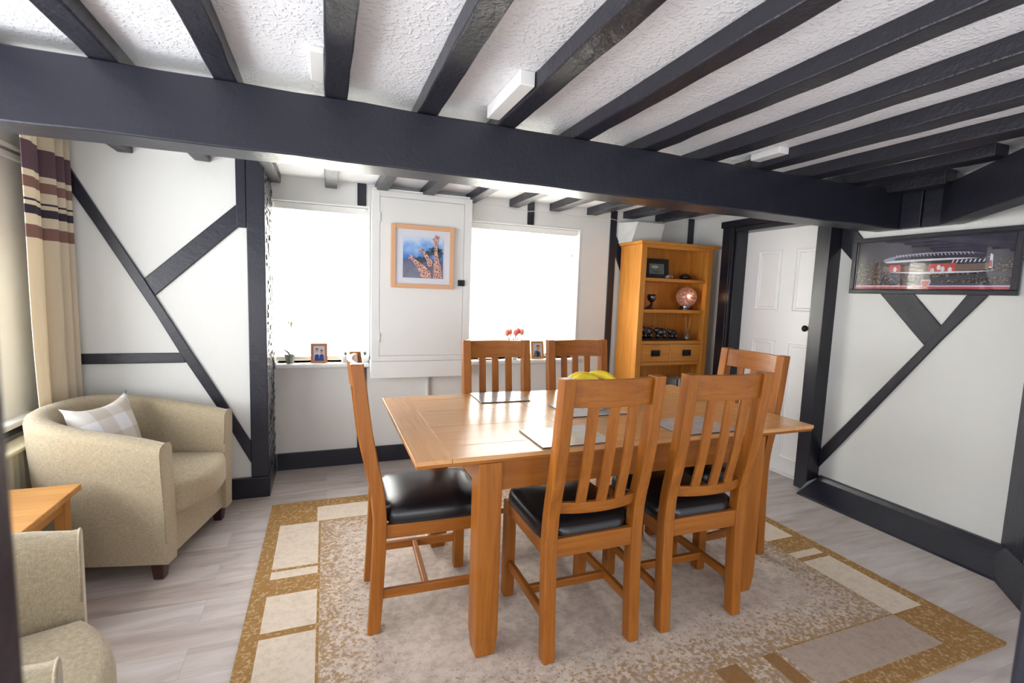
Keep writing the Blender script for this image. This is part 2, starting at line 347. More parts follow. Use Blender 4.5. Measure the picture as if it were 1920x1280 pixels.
# ------------------------------------------------------------------ timber framing on the walls (all flush boards)
def timber(name, polys, ax, a0, a1, label, mat='black_timber', cat='timber beam', bev=0.004):
    bm = bmesh.new()
    for p in polys: prism(bm, p, ax, a0, a1)
    return tag(mk(name, bm, mat, bevel=bev), label, cat)
trim_n = [2]
def TR(polys, ax, a0, a1, label, mat='black_timber'):
    trim_n[0] += 1
    bm = bmesh.new()
    for p in polys: prism(bm, p, ax, a0, a1)
    return S(mk('trim_%d' % trim_n[0], bm, mat, bevel=0.004), label, 'timber')
def rect(x0, x1, z0, z1): return [(x0, z0), (x1, z0), (x1, z1), (x0, z1)]
# alcove wall
TR([rect(-0.437, PX + 0.012, 0.13, CZ)], 1, 3.306, A1, 'tall black corner post between alcove wall and left window')
TR([rect(-0.489, -0.437, 1.666, CZ)], 1, 3.302, A1, 'short black upright block beside top of corner post')
TR([[(-1.30, 1.995), (-1.30, 1.865), (-1.168, 1.631), (-0.906, 1.145), (-0.796, 0.921), (-0.612, 0.582), (-0.450, 0.245), (-0.437, 0.22), (-0.437, 0.36), (-0.56, 0.60), (-0.735, 0.925), (-0.906, 1.251), (-0.955, 1.347), (-1.111, 1.635)]], 1, 3.308, A1, 'long black diagonal brace on alcove wall running down to the corner post')
TR([[(-0.955, 1.347), (-0.906, 1.251), (-0.437, 1.712), (-0.437, 1.84), (-0.494, 1.794)]], 1, 3.311, A1, 'short black diagonal brace rising to top of corner post')
TR([rect(LX, -0.77, 0.862, 0.921)], 1, 3.313, A1, 'horizontal black rail on alcove wall behind the armchair')
# back wall studs
TR([rect(0.218, 0.280, 1.925, CZ)], 1, D - 0.012, D, 'black stud above left window')
TR([rect(0.218, 0.285, 0.124, 0.745)], 1, D - 0.012, D, 'black stud below left window')
TR([rect(1.552, 1.612, 1.897, CZ)], 1, D - 0.012, D, 'black stud above right window')
TR([rect(1.552, 1.612, 0.124, 0.745)], 1, D - 0.012, D, 'black stud below right window')
TR([rect(2.345, 2.410, 0.124, CZ), [(2.41, 1.867), (2.41, 1.691), (2.62, 1.22), (2.62, 1.48)]], 1, D - 0.012, D, 'black stud and brace left of the bookcase')
TR([rect(3.196, 3.262, 0.124, CZ)], 1, D - 0.012, D, 'black stud behind right end of the bookcase')
# right wall braces
TR([[(2.35, 2.025), (2.35, 1.72), (2.248, 1.61), (2.059, 1.405), (1.788, 1.109), (1.709, 1.227), (1.868, 1.408), (2.205, 1.769), (2.246, 1.821), (2.28, 1.95)]], 0, RX - 0.010, RX, 'wide black brace passing behind stadium picture')
TR([[(2.35, 0.293), (1.788, 1.109), (1.50, 1.60), (1.39, 1.60), (1.52, 1.406), (1.709, 1.14), (2.297, 0.242), (2.35, 0.163)]], 0, RX - 0.013, RX, 'long narrow black brace rising from the door post')
# brick slips on the return face beside the left window
bm = bmesh.new(); bx(bm, PX, PX + 0.002, A1 + 0.001, D - 0.001, 0.13, CZ); z = 0.13; row = 0
while z < CZ - 0.01:
    h = random.choice((0.018, 0.026, 0.032)); y = A1 + 0.002 - random.random() * 0.0; 
    while y < D - 0.003:
        L_ = random.uniform(0.05, 0.14); y2 = min(D - 0.001, y + L_); dpt = random.uniform(0.004, 0.013)
        bx(bm, PX, PX + dpt, y + 0.0008, y2 - 0.0008, z + 0.0008, z + h - 0.0008); y = y2
    z += h
trim_n[0] += 1; S(mk('trim_%d' % trim_n[0], bm, 'brick_black', bevel=0.0015, seg=1), 'narrow return wall of dark painted stacked brick slips', 'brickwork')

# ------------------------------------------------------------------ ceiling beams and joists
def rough_beam(name, x0, x1, y0, y1, z0, z1, mat, label, amp=0.004, long=1, cat='ceiling beam', group=None, seed=0):
    bm = bmesh.new(); n = max(2, int(((y1 - y0) if long == 1 else (x1 - x0)) / 0.08)); rs = []
    for i in range(n + 1):
        t = i / n
        if long == 1:
            y = y0 + (y1 - y0) * t
            ring = []
            for (x, z) in ((x0, z0), ((x0 + x1) / 2, z0), (x1, z0), (x1, z1), (x0, z1)):
                k_ = amp if z == z0 else amp * 0.5
                ring.append((x + k_ * mnoise.noise((x * 9 + seed, y * 5, z * 7)), y, z + (k_ * mnoise.noise((x * 11, y * 6, seed + z)) if z == z0 else 0)))
        else:
            x = x0 + (x1 - x0) * t; ring = []
            for (y, z) in ((y0, z0), (y1, z0), (y1, z1), ((y0 + y1) / 2, z1), (y0, z1)):
                ring.append((x, y + amp * mnoise.noise((x * 3, y * 9, z * 7)), z + amp * mnoise.noise((x * 4, y * 3, z * 9 + 5))))
        rs.append(ring)
    rings(bm, rs); o = mk(name, bm, mat, bevel=0.006)
    tag(o, label, cat, group); return o
rough_beam('ceiling_beam', LX, RX, 1.972, 2.137, 1.802, 2.0245, 'black_timber', 'massive black main beam crossing the whole room under the joists', 0.005, 0)
joists = [(-1.055, -0.985, -1.1, A1), (-0.695, -0.615, -1.1, A1), (-0.354, -0.280, -1.1, D), (0.0, 0.080, -1.1, D), (0.340, 0.420, -1.1, D), (0.668, 0.750, -1.1, D), (1.027, 1.105, -1.1, D),
          (1.390, 1.474, -1.1, D), (1.748, 1.845, -1.1, D), (2.105, 2.207, -1.1, D), (2.470, 2.590, -1.1, D), (2.815, 2.925, 1.335, D), (3.12, 3.22, 1.68, 2.3)]
jl = ['leftmost joist, above the curtain', 'joist second from the left, meeting the alcove wall', 'joist just left of the near vertical one, beside the brick return', 'joist pointing straight ahead over the armchair side of the table',
      'joist right of the straight ahead one, ending behind the cupboard top', 'joist with long white trunking box clipped along its left side', 'joist ending above left part of right window', 'joist ending above the middle of right window',
      'joist ending above right edge of right window', 'joist ending left of the bookcase top', 'joist passing over the diagonal brace beam near top right', 'short joist whose cut end hangs over diagonal brace beam', 'shortest joist stub right above the beam junction']
for k, (a, b, c_, d_) in enumerate(joists):
    rough_beam('ceiling_joist', a, b, c_, d_, JZ if k < 11 else (2.026, 2.002)[k - 11], CZ + 0.002, 'black_joist', 'black painted ' + jl[k], 0.005, 1, 'ceiling joist', 'black ceiling joists', k * 3.1)
# diagonal brace beam to the right of the main beam (arched underside)
dn = Vector((0.737, -0.676, 0)); dt = Vector((-0.676, -0.737, 0)); d0 = Vector((3.255, 1.757, 0))
bm = bmesh.new(); rs = []
for i in range(15):
    s_ = i / 14 * 1.45; zb = 1.80 + 0.012 * math.sin(s_ * 2)
    P = lambda k_, z: tuple(d0 + dt * s_ + dn * k_ + Vector((0, 0, z)))
    rs.append([P(0, zb), P(0.11, zb + 0.004), P(0.11, 2.024), P(0, 2.024)])
rings(bm, rs); tag(mk('brace_beam', bm, 'black_timber', bevel=0.006), 'diagonal black beam running from main beam end towards the viewer', 'ceiling beam')
bm = bmesh.new(); bx(bm, 3.262, RX, 1.86, 1.970, 1.803, 2.05); bx(bm, 3.268, RX, 1.72, 1.854, 1.803, 2.05); S(mk('trim_17', bm, 'black_timber', bevel=0.004), 'black timber packing block at beam junction', 'timber')
trim_n[0] = 17
# trunking pieces by the joists
def trunking(x0, x1, y0, y1, z0, label):
    bm = bmesh.new(); bx(bm, x0, x1, y0, y1, z0, CZ); tag(mk('cable_trunking', bm, 'upvc_white', bevel=0.003), label, 'trunking')
trunking(0.612, 0.667, 1.59, 1.95, 2.035, 'long white plastic trunking box along left side of a black joist')
trunking(-0.045, -0.001, 1.72, 1.96, 2.066, 'small white trunking box beside the straight ahead joist')
trunking(2.04, 2.104, 1.80, 1.97, 2.052, 'short rough white trunking box near right end of the main beam')
# thin wire on back wall under joists
bm = bmesh.new(); tube(bm, [(1.06, D - 0.006, 2.035), (1.146, D - 0.006, 2.029), (1.32, D - 0.006, 2.024), (1.457, D - 0.006, 2.008), (1.545, D - 0.014, 2.001), (1.62, D - 0.014, 2.010), (1.72, D - 0.006, 2.012), (1.81, D - 0.006, 2.007), (2.04, D - 0.006, 2.003), (2.33, D - 0.014, 2.01), (2.42, D - 0.014, 2.0), (2.50, D - 0.006, 1.985)], 0.0022, 6)
tag(mk('wire', bm, 'wall_white', smooth=True), 'thin painted wire sagging along back wall above right window', 'wire')

# ------------------------------------------------------------------ windows, blinds, sills
def window(n, W, label):
    x0, x1, z0, z1 = W; y = D + 0.10
    fr = bmesh.new()
    for a in (rect(x0, x1, z0, z0 + 0.05), rect(x0, x1, z1 - 0.05, z1), rect(x0, x0 + 0.05, z0 + 0.05, z1 - 0.05), rect(x1 - 0.05, x1, z0 + 0.05, z1 - 0.05), rect(x0 + 0.05, x1 - 0.05, 1.59, 1.63)): prism(fr, a, 1, y, y + 0.06)
    t = empty('window_%d' % n, ((x0 + x1) / 2, D + 0.1, z0)); S(t, label, 'window')
    o = mk('window_frame', fr, 'upvc_white', bevel=0.003); o.parent = t; o.matrix_parent_inverse = Matrix.Translation(-t.location)
    g = bmesh.new(); bx(g, x0 + 0.04, x1 - 0.04, y + 0.028, y + 0.032, z0 + 0.04, z1 - 0.04); o = mk('window_pane', g, 'window_glass'); o.parent = t; o.matrix_parent_inverse = Matrix.Translation(-t.location)
window(1, W1, 'left back window behind a white slatted blind'); window(2, W2, 'right back window behind a white slatted blind')
def child(o, t): o.parent = t; o.matrix_parent_inverse = Matrix.Translation(t.location).inverted(); return o
def sill(n, x0, x1, label):
    bm = bmesh.new(); bx(bm, x0, x1, D - 0.065, D + 0.16, 0.748, 0.783); S(mk('trim_%d' % n, bm, 'white_gloss', bevel=0.012, seg=4), label, 'window sill')
sill(18, PX + 0.017, 0.304, 'white sill of left window'); sill(19, 1.045, 2.062, 'white sill of right window')
def casing(n, W, label):
    x0, x1, z0, z1 = W; bm = bmesh.new()
    for a in (rect(x0, x1 + 0.006, z1 - 0.006, z1 + 0.008), rect(x1 - 0.006, x1 + 0.008, z0, z1 - 0.006)): prism(bm, a, 1, D - 0.008, D + 0.10)
    S(mk('trim_%d' % n, bm, 'white_gloss', bevel=0.002), label, 'casing')
casing(20, W1, 'thin white lining around left window'); casing(21, W2, 'thin white lining around right window')
def blind(W, label, cords):
    x0, x1, z0, z1 = W; x0 += 0.012; x1 -= 0.02; y = D + 0.055
    t = empty('window_blind', ((x0 + x1) / 2, y, z0)); tag(t, label, 'blind', None)
    child(box('headrail', 'upvc_white', x0, x1, y - 0.028, y + 0.028, z1 - 0.055, z1 - 0.008, bevel=0.003), t)
    bm = bmesh.new(); z = z0 + 0.075; a = R(58)
    while z < z1 - 0.06:
        c_, s_ = math.cos(a) * 0.0245, math.sin(a) * 0.0245
        hexa(bm, [(x0, y - c_, z - s_ - 0.0012), (x1, y - c_, z - s_ - 0.0012), (x1, y + c_, z + s_ - 0.0012), (x0, y + c_, z + s_ - 0.0012), (x0, y - c_, z - s_ + 0.0012), (x1, y - c_, z - s_ + 0.0012), (x1, y + c_, z + s_ + 0.0012), (x0, y + c_, z + s_ + 0.0012)])
        z += 0.0435
    child(mk('slats', bm, 'blind_slat'), t)
    child(box('bottom_rail', 'cream_metal', x0, x1, y - 0.024, y + 0.024, z0 + 0.018, z0 + 0.042, bevel=0.003), t)
    bm = bmesh.new()
    for cx in cords: tube(bm, [(cx, y - 0.030, z1 - 0.05), (cx, y - 0.030, z0 + 0.04)], 0.0012, 5)
    child(mk('ladder_cord', bm, 'upvc_white'), t)
    return t
blind(W1, 'white slatted blind glowing in left window beside brick return', (-0.2, 0.17))
b2 = blind(W2, 'white slatted blind glowing in right window above the tulips', (1.22, 1.56, 1.9))
bm = bmesh.new(); tube(bm, [(1.985, D + 0.012, 1.83), (1.985, D + 0.012, 1.70)], 0.001, 5); tube(bm, [(1.985, D + 0.012, 1.70), (1.985, D + 0.012, 1.66)], [0.003, 0.006], 8); child(mk('pull_cord', bm, 'frame_oak'), b2)
# left wall window
t = empty('window_3', (LX - 0.1, 2.0, 0.66)); S(t, 'left wall window beside the curtain', 'window')
bm = bmesh.new(); x0, x1 = LX - 0.13, LX - 0.07
for a in ((0.5, 2.87, 0.66, 0.72), (0.5, 2.87, 1.82, 1.88), (0.5, 0.56, 0.72, 1.82), (2.82, 2.87, 0.72, 1.82), (1.9, 1.96, 0.72, 1.82)): bx(bm, x0, x1, *a)
child(mk('window_frame', bm, 'white_gloss', bevel=0.004), t)
bm = bmesh.new(); bx(bm, LX - 0.102, LX - 0.098, 0.52, 2.85, 0.70, 1.84); child(mk('window_pane', bm, 'window_glass'), t)
S(box('trim_22', 'white_gloss', LX - 0.07, LX + 0.06, 0.85, 3.10, 0.635, 0.662, bevel=0.006), 'white ledge under left wall window', 'window sill')
S(box('trim_23', 'black_gloss', LX, LX + 0.045, 0.85, 3.326, 0.60, 0.635, bevel=0.004), 'black rail under left wall window ledge', 'rail')
bm = bmesh.new(); bx(bm, LX, LX + 0.02, 0.80, A1, 1.885, 1.915); bx(bm, LX, LX + 0.03, 0.80, A1, 1.93, 1.95); S(mk('trim_24', bm, 'white_gloss', bevel=0.004), 'white moulding above left wall window', 'moulding')

# ------------------------------------------------------------------ door and frame (right wall)
t = empty('door_1', (3.355, 2.86, 0)); S(t, 'white six panel door with black knob in the right wall', 'door')
bm = bmesh.new(); bx(bm, 3.345, 3.385, 2.435, 3.255, 0.004, 1.93)
painted('door_white', s2l((246, 246, 246)), 0.32, 0.06, 40); child(mk('door_leaf', bm, 'door_white', bevel=0.003), t)
def panel(y0, y1, z0, z1):
    bm = bmesh.new(); X = 3.345
    def ring(o, d): return [(X - d, y0 + o, z0 + o), (X - d, y1 - o, z0 + o), (X - d, y1 - o, z1 - o), (X - d, y0 + o, z1 - o)]
    rs = [ring(0, -0.001), ring(0, 0.010), ring(0.009, 0.011), ring(0.015, 0.0015), ring(0.024, 0.0015), ring(0.030, 0.007), ring(0.036, 0.0015)]
    rings(bm, rs); child(mk('door_panel', bm, 'door_white', bevel=0.001, seg=1), t)
for (a, b) in ((2.835, 3.055), (2.49, 2.715)):
    for (c_, d_) in ((1.262, 1.745), (0.12, 1.03)): panel(a, b, c_, d_)
bm = bmesh.new(); rs = []
for i in range(9):
    a = math.pi * i / 8; rs.append((max(0.001, 0.022 * math.sin(a)), 3.325 - 0.018 * math.cos(math.pi - a)))
ellipsoid(bm, (3.316, 2.568, 1.146), (0.014, 0.024, 0.024)); tube(bm, [(3.32, 2.568, 1.146), (3.347, 2.568, 1.146)], 0.009, 10)
child(mk('door_knob', bm, 'iron', smooth=True), t)
# posts and head of the door frame
S(box('trim_25', 'black_gloss', 3.200, RX + 0.03, 2.352, 2.452, 0, 2.025, bevel=0.005), 'glossy black door post right of the white door', 'post')
bm = bmesh.new(); bx(bm, 3.200, RX + 0.03, 3.205, 3.325, 0, 1.96); bx(bm, 3.225, 3.345, 3.185, 3.205, 0, 1.96); bx(bm, 3.196, 3.205, 3.225, 3.240, 0, 1.95); S(mk('trim_26', bm, 'black_gloss', bevel=0.005), 'black moulded door post between bookcase and white door', 'post')
bm = bmesh.new(); bx(bm, 3.185, RX + 0.03, 2.40, 3.335, 1.945, 2.0); bx(bm, 3.215, RX + 0.03, 2.452, 3.205, 1.905, 1.945); bx(bm, 3.20, 3.21, 2.40, 3.33, 1.955, 1.99); S(mk('trim_27', bm, 'black_gloss', bevel=0.005), 'black moulded head over the white door', 'lintel')
S(box('trim_28', 'upvc_white', 3.300, 3.345, 2.455, 3.20, 0.0, 0.012, bevel=0.003), 'bright white threshold strip under the door', 'threshold')
# near door posts at either side of the viewer
S(box('trim_29', 'black_timber', -0.26, -0.118, 0.16, 0.25, 0, CZ, bevel=0.006), 'dark door post very close at left edge', 'post')
S(box('trim_30', 'black_timber', 0.672, 0.82, 0.16, 0.25, 0, CZ, bevel=0.006), 'dark door post very close at right edge', 'post')

# ------------------------------------------------------------------ cupboard between the windows
t = empty('wall_cupboard', (0.675, D, 0.678)); tag(t, 'white painted wall cupboard between the two back windows', 'cupboard')
bm = bmesh.new(); y0 = 3.620
bx(bm, 0.312, 1.037, y0 + 0.012, D, 0.69, CZ - 0.04)
for a in (rect(0.307, 0.363, 0.804, 2.025), rect(0.984, 1.042, 0.804, 2.025), rect(0.363, 0.984, 0.804, 0.844), rect(0.363, 0.984, 1.984, 2.025)): prism(bm, a, 1, y0, y0 + 0.02)
child(mk('carcass', bm, 'white_gloss', bevel=0.002), t)
child(box('cupboard_door', 'white_gloss', 0.3655, 0.9815, y0 + 0.001, y0 + 0.02, 0.8465, 1.9815, bevel=0.0015), t)
child(box('plinth_board', 'white_gloss', 0.303, 1.045, y0 - 0.008, D - 0.02, 0.678, 0.802, bevel=0.004), t)
for z in (1.84, 0.98):
    bm = bmesh.new(); tube(bm, [(0.3645, y0 - 0.004, z - 0.035), (0.3645, y0 - 0.004, z + 0.035)], 0.005, 8); child(mk('hinge', bm, 'white_gloss', smooth=True), t)
bm = bmesh.new(); bx(bm, 0.940, 0.992, y0 - 0.012, y0, 1.372, 1.418); bx(bm, 0.958, 0.964, y0 - 0.02, y0 - 0.012, 1.380, 1.410); bx(bm, 0.972, 0.978, y0 - 0.02, y0 - 0.012, 1.380, 1.410); child(mk('latch', bm, 'iron', bevel=0.002), t)
bm = bmesh.new(); tube(bm, [(0.742, D - 0.025, 0.69), (0.742, D - 0.025, 0.125)], 0.019, 14); tag(mk('pipe', bm, 'wall_white', smooth=True), 'white painted pipe running down below wall cupboard', 'pipe')

# giraffe picture
fy = 3.585
t = empty('framed_picture', (0.67, fy, 1.345)); tag(t, 'pale wood framed giraffe picture hanging on cupboard door', 'picture')
bm = bmesh.new()
for a in (rect(0.440, 0.472, 1.345, 1.800), rect(0.868, 0.900, 1.345, 1.800), rect(0.472, 0.868, 1.345, 1.377), rect(0.472, 0.868, 1.768, 1.800)): prism(bm, a, 1, fy, fy + 0.034)
child(mk('picture_frame', bm, 'pine', bevel=0.003), t)
child(box('mount', 'mat_board', 0.470, 0.870, fy + 0.014, fy + 0.03, 1.375, 1.770), t)
m = newmat('savanna_sky', (0.3, 0.45, 0.8), 0.25); v = coords(m); sx = N(m, 'ShaderNodeSeparateXYZ'); LK(m, v, sx.inputs[0])
f = noise(m, v, 9, 4, 0.6); hh = math_(m, 'ADD', math_(m, 'MULTIPLY', math_(m, 'SUBTRACT', sx.outputs[2], 1.42), 3.4), math_(m, 'MULTIPLY', math_(m, 'SUBTRACT', f, 0.5), 0.9))
LK(m, ramp(m, hh, [(0.0, s2l((118, 122, 142))), (0.25, s2l((104, 104, 128))), (0.42, s2l((64, 92, 142))), (0.6, s2l((78, 128, 204))), (0.78, s2l((130, 172, 226))), (1.0, s2l((196, 214, 236)))]), BS(m).inputs['Base Color']); M['savanna_sky'] = m
m = newmat('giraffe_coat', (0.5, 0.3, 0.25), 0.3); v = coords(m); vo = N(m, 'ShaderNodeTexVoronoi'); vo.feature = 'DISTANCE_TO_EDGE'; vo.inputs['Scale'].default_value = 55; LK(m, v, vo.inputs['Vector'])
LK(m, ramp(m, vo.outputs['Distance'], [(0.06, s2l((226, 188, 172))), (0.12, s2l((150, 98, 92)))]), BS(m).inputs['Base Color']); M['giraffe_coat'] = m
simple('thorn_tree', (56, 76, 84), 0.5)
child(box('print', 'savanna_sky', 0.524, 0.817, fy + 0.010, fy + 0.016, 1.420, 1.714), t)
bm = bmesh.new()
def flat(poly, mi): prism(bm, poly, 1, fy + 0.006, fy + 0.012, mi)
for (cx, cz, rx_, rz_) in ((0.76, 1.63, 0.055, 0.018), (0.72, 1.605, 0.06, 0.016), (0.66, 1.555, 0.07, 0.02), (0.79, 1.60, 0.026, 0.03)):
    flat([(cx + rx_ * (1 + 0.25 * math.sin(5 * a)) * math.cos(a) * 0.85, cz + rz_ * (1 + 0.3 * math.sin(7 * a)) * math.sin(a)) for a in [2 * math.pi * i / 24 for i in range(24)]], 1)
def gir(n, mi=0): prism(bm, n, 1, fy + 0.002, fy + 0.009, mi)
gir([(0.745, 1.422), (0.812, 1.422), (0.806, 1.49), (0.79, 1.54), (0.776, 1.60), (0.771, 1.665), (0.776, 1.70), (0.782, 1.735), (0.770, 1.727), (0.757, 1.737), (0.752, 1.715), (0.735, 1.705), (0.748, 1.690), (0.750, 1.65), (0.752, 1.58), (0.742, 1.50)])
gir([(0.655, 1.422), (0.730, 1.422), (0.722, 1.47), (0.690, 1.505), (0.640, 1.535), (0.600, 1.562), (0.585, 1.590), (0.572, 1.575), (0.560, 1.556), (0.585, 1.548), (0.615, 1.510), (0.640, 1.47)])
gir([(0.735, 1.50), (0.738, 1.545), (0.700, 1.590), (0.668, 1.625), (0.650, 1.636), (0.634, 1.612), (0.660, 1.606), (0.690, 1.56), (0.705, 1.51)])
child(mk('giraffes', bm, ['giraffe_coat', 'thorn_tree']), t)

# stadium picture on right wall
X = 3.306
t = empty('framed_picture', (X, 1.82, 1.41)); tag(t, 'wide black framed night stadium picture on the right wall', 'picture')
y0, y1, z0, z1 = 1.395, 2.246, 1.410, 1.766
bm = bmesh.new()
for (a, b, c_, d_) in ((y0, y1, z0, z0 + 0.026), (y0, y1, z1 - 0.026, z1), (y0, y0 + 0.026, z0 + 0.026, z1 - 0.026), (y1 - 0.026, y1, z0 + 0.026, z1 - 0.026)): bx(bm, X - 0.028, X - 0.001, a, b, c_, d_)
for (a, b, c_, d_) in ((y0 + 0.024, y1 - 0.024, z0 + 0.024, z0 + 0.032), (y0 + 0.024, y1 - 0.024, z1 - 0.032, z1 - 0.024), (y0 + 0.024, y0 + 0.032, z0 + 0.03, z1 - 0.03), (y1 - 0.032, y1 - 0.024, z0 + 0.03, z1 - 0.03)): bx(bm, X - 0.020, X - 0.002, a, b, c_, d_)
child(mk('picture_frame', bm, 'black_frame', bevel=0.003), t)
m = newmat('night_city', (0.05, 0.05, 0.07), 0.2); v = coords(m); sx = N(m, 'ShaderNodeSeparateXYZ'); LK(m, v, sx.inputs[0])
f = noise(m, coords(m, (1, 1, 1.6)), 95, 3, 0.7); low = ramp(m, sx.outputs[2], [(0.0, (1, 1, 1)), (1.0, (1, 1, 1))])
lights_ = ramp(m, f, [(0.50, s2l((44, 36, 42))), (0.58, s2l((96, 78, 68))), (0.68, s2l((214, 190, 160)))])
hz = math_(m, 'MULTIPLY', math_(m, 'SUBTRACT', 1.63, sx.outputs[2]), 14.0)
hz = math_(m, 'MINIMUM', math_(m, 'MAXIMUM', hz, 0.0), 1.0)
sky_ = ramp(m, noise(m, v, 5, 3, 0.6), [(0.35, s2l((50, 46, 60))), (0.62, s2l((70, 66, 88))), (0.75, s2l((92, 92, 140)))])
LK(m, mixc(m, hz, sky_, lights_), BS(m).inputs['Base Color']); M['night_city'] = m
child(box('print', 'night_city', X - 0.008, X - 0.003, y0 + 0.03, y1 - 0.03, z0 + 0.03, z1 - 0.03), t)
simple('stadium_roof', (136, 140, 172), 0.4); simple('stadium_dark', (42, 42, 58), 0.4); simple('stadium_light', (226, 226, 240), 0.4); simple('banner_red', (196, 76, 70), 0.4); simple('club_red', (188, 50, 60), 0.4); simple('print_blue', (40, 48, 96), 0.4); simple('crowd_brown', (120, 98, 88), 0.5)
bm = bmesh.new(); lay = [0]
def st(poly, mi, d=0.0012):
    lay[0] += 1; o_ = X - 0.008 - lay[0] * 0.00006; prism(bm, poly, 0, o_ - 0.0004, X - 0.006, mi)
def arc(yc, zc, ry, rz, a0, a1, n=20): return [(yc + ry * math.cos(R(a0 + (a1 - a0) * i / n)), zc + rz * math.sin(R(a0 + (a1 - a0) * i / n))) for i in range(n + 1)]
# picture left = large y
st(arc(1.79, 1.615, 0.27, 0.040, 0, 180) + arc(1.79, 1.615, 0.27, 0.020, 180, 360), 0)           # roof rim
st([(a, b + 0.004) for a, b in arc(1.76, 1.618, 0.235, 0.024, 0, 180)] + arc(1.76, 1.618, 0.235, 0.012, 180, 360), 1)
st(arc(1.80, 1.606, 0.25, 0.012, 0, 180) + arc(1.80, 1.606, 0.25, 0.014, 180, 360), 2)
st([(2.06, 1.600), (1.52, 1.612), (1.52, 1.575), (1.70, 1.566), (1.90, 1.572), (2.06, 1.585)], 1)
st([(2.055, 1.578), (1.53, 1.582), (1.53, 1.548), (1.80, 1.538), (2.055, 1.548)], 6)
for i in range(22): 
    ya = 1.60 + i * 0.018; st([(ya, 1.634), (ya + 0.003, 1.634), (ya + 0.010, 1.648), (ya + 0.007, 1.648)], 2)
for i in range(8): st([(1.55 + i * 0.02, 1.590), (1.556 + i * 0.02, 1.590), (1.550 + i * 0.02, 1.606), (1.544 + i * 0.02, 1.606)], 2)
st(rect(1.955, 2.015, 1.545, 1.588), 3); st(rect(1.672, 1.806, 1.535, 1.588), 3)
for (a, b) in ((1.70, 1.55), (1.785, 1.548), (1.735, 1.556), (1.755, 1.565), (1.985, 1.56)): st(arc(a, b, 0.010, 0.016, 0, 360, 10)[:-1], 2)
st([(1.528, 1.556), (1.512, 1.556), (1.515, 1.625), (1.526, 1.632)], 2); st([(1.528, 1.562), (1.514, 1.562), (1.516, 1.595), (1.527, 1.595)], 3)
st([(2.02, 1.543), (1.50, 1.541), (1.60, 1.534), (1.85, 1.530)], 2)
st([(1.86, 1.500), (1.42, 1.540), (1.42, 1.515), (1.84, 1.480)], 1)
st(rect(y0 + 0.034, 1.86, 1.462, 1.474), 5)
st(rect(y0 + 0.032, y1 - 0.032, 1.4565, 1.462), 2); st(rect(y0 + 0.032, y1 - 0.032, 1.443, 1.4565), 4)
child(mk('stadium_artwork', bm, ['stadium_roof', 'stadium_dark', 'stadium_light', 'banner_red', 'club_red', 'print_blue', 'crowd_brown']), t)
bm = bmesh.new(); cy = 1.808
sh = lambda k_: [(cy - 0.022 * k_, 1.478 + 0.018 * k_), (cy + 0.022 * k_, 1.478 + 0.018 * k_), (cy + 0.024 * k_, 1.478 + 0.002 * k_), (cy + 0.016 * k_, 1.478 - 0.018 * k_), (cy, 1.478 - 0.030 * k_), (cy - 0.016 * k_, 1.478 - 0.018 * k_), (cy - 0.024 * k_, 1.478 + 0.002 * k_)]
prism(bm, sh(1.0), 0, X - 0.0195, X - 0.006, 1); prism(bm, sh(0.86), 0, X - 0.0200, X - 0.006, 0)
prism(bm, rect(cy - 0.016, cy + 0.016, 1.487, 1.4885), 0, X - 0.0204, X - 0.006, 1)
prism(bm, rect(cy - 0.012, cy + 0.010, 1.470, 1.475), 0, X - 0.0204, X - 0.006, 2); prism(bm, arc(cy + 0.004, 1.468, 0.006, 0.006, 0, 360, 10)[:-1], 0, X - 0.0204, X - 0.006, 2)
child(mk('crest', bm, ['club_red', 'stadium_light', 'frame_oak']), t)
def text(s, name, size, loc, rot, mat, parent, ext=0.0004):
    cu = bpy.data.curves.new(name, 'FONT'); cu.body = s; cu.size = size; cu.extrude = ext; cu.align_x = 'CENTER'; cu.align_y = 'CENTER'
    tmp = bpy.data.objects.new(name + '_tmp', cu); COL.objects.link(tmp); bpy.context.view_layer.update()
    me = bpy.data.meshes.new_from_object(tmp.evaluated_get(bpy.context.evaluated_depsgraph_get())); bpy.data.objects.remove(tmp)
    me.materials.clear(); me.materials.append(M[mat]); o = bpy.data.objects.new(name, me); COL.objects.link(o); o.location = loc; o.rotation_euler = rot
    if parent: child(o, parent)
    return o
text('Arsenal', 'crest_lettering', 0.0105, (X - 0.0206, cy, 1.4925), (R(90), 0, R(-90)), 'stadium_light', t)
bm = bmesh.new(); bx(bm, X - 0.0225, X - 0.0215, y0 + 0.03, y1 - 0.03, z0 + 0.03, z1 - 0.03); child(mk('picture_glass', bm, 'window_glass'), t)

# ------------------------------------------------------------------ curtain and radiator
bm = bmesh.new(); nu, nv = 90, 26; grid = []
for j in range(nv + 1):
    z = 0.60 + (2.05 - 0.60) * j / nv; row = []
    for i in range(nu + 1):
        u = i / nu; y = 2.845 + (3.298 - 2.845) * u
        edges = (2.845, 3.065, 3.165, 3.245, 3.30); kf = 0
        while kf < 3 and y > edges[kf + 1]: kf += 1
        tt = min(1, max(0, (y - edges[kf]) / (edges[kf + 1] - edges[kf])))
        prf = (math.sin(math.pi * min(1, tt * 0.96 + 0.04)) ** 0.45) if kf else (math.sin(math.pi * min(1, 0.35 + tt * 0.65)) ** 0.5)
        x = -1.33 + 0.088 * prf + (0.004 * math.sin(y * 60 + z * 2) if kf == 0 else 0)
        row.append(bm.verts.new((x, y + 0.018 * (1 - z / 2.05) * math.sin(z * 4) * (1 - u), z)))
    grid.append(row)
for j in range(nv):
    for i in range(nu): bm.faces.new((grid[j][i], grid[j][i + 1], grid[j + 1][i + 1], grid[j + 1][i]))
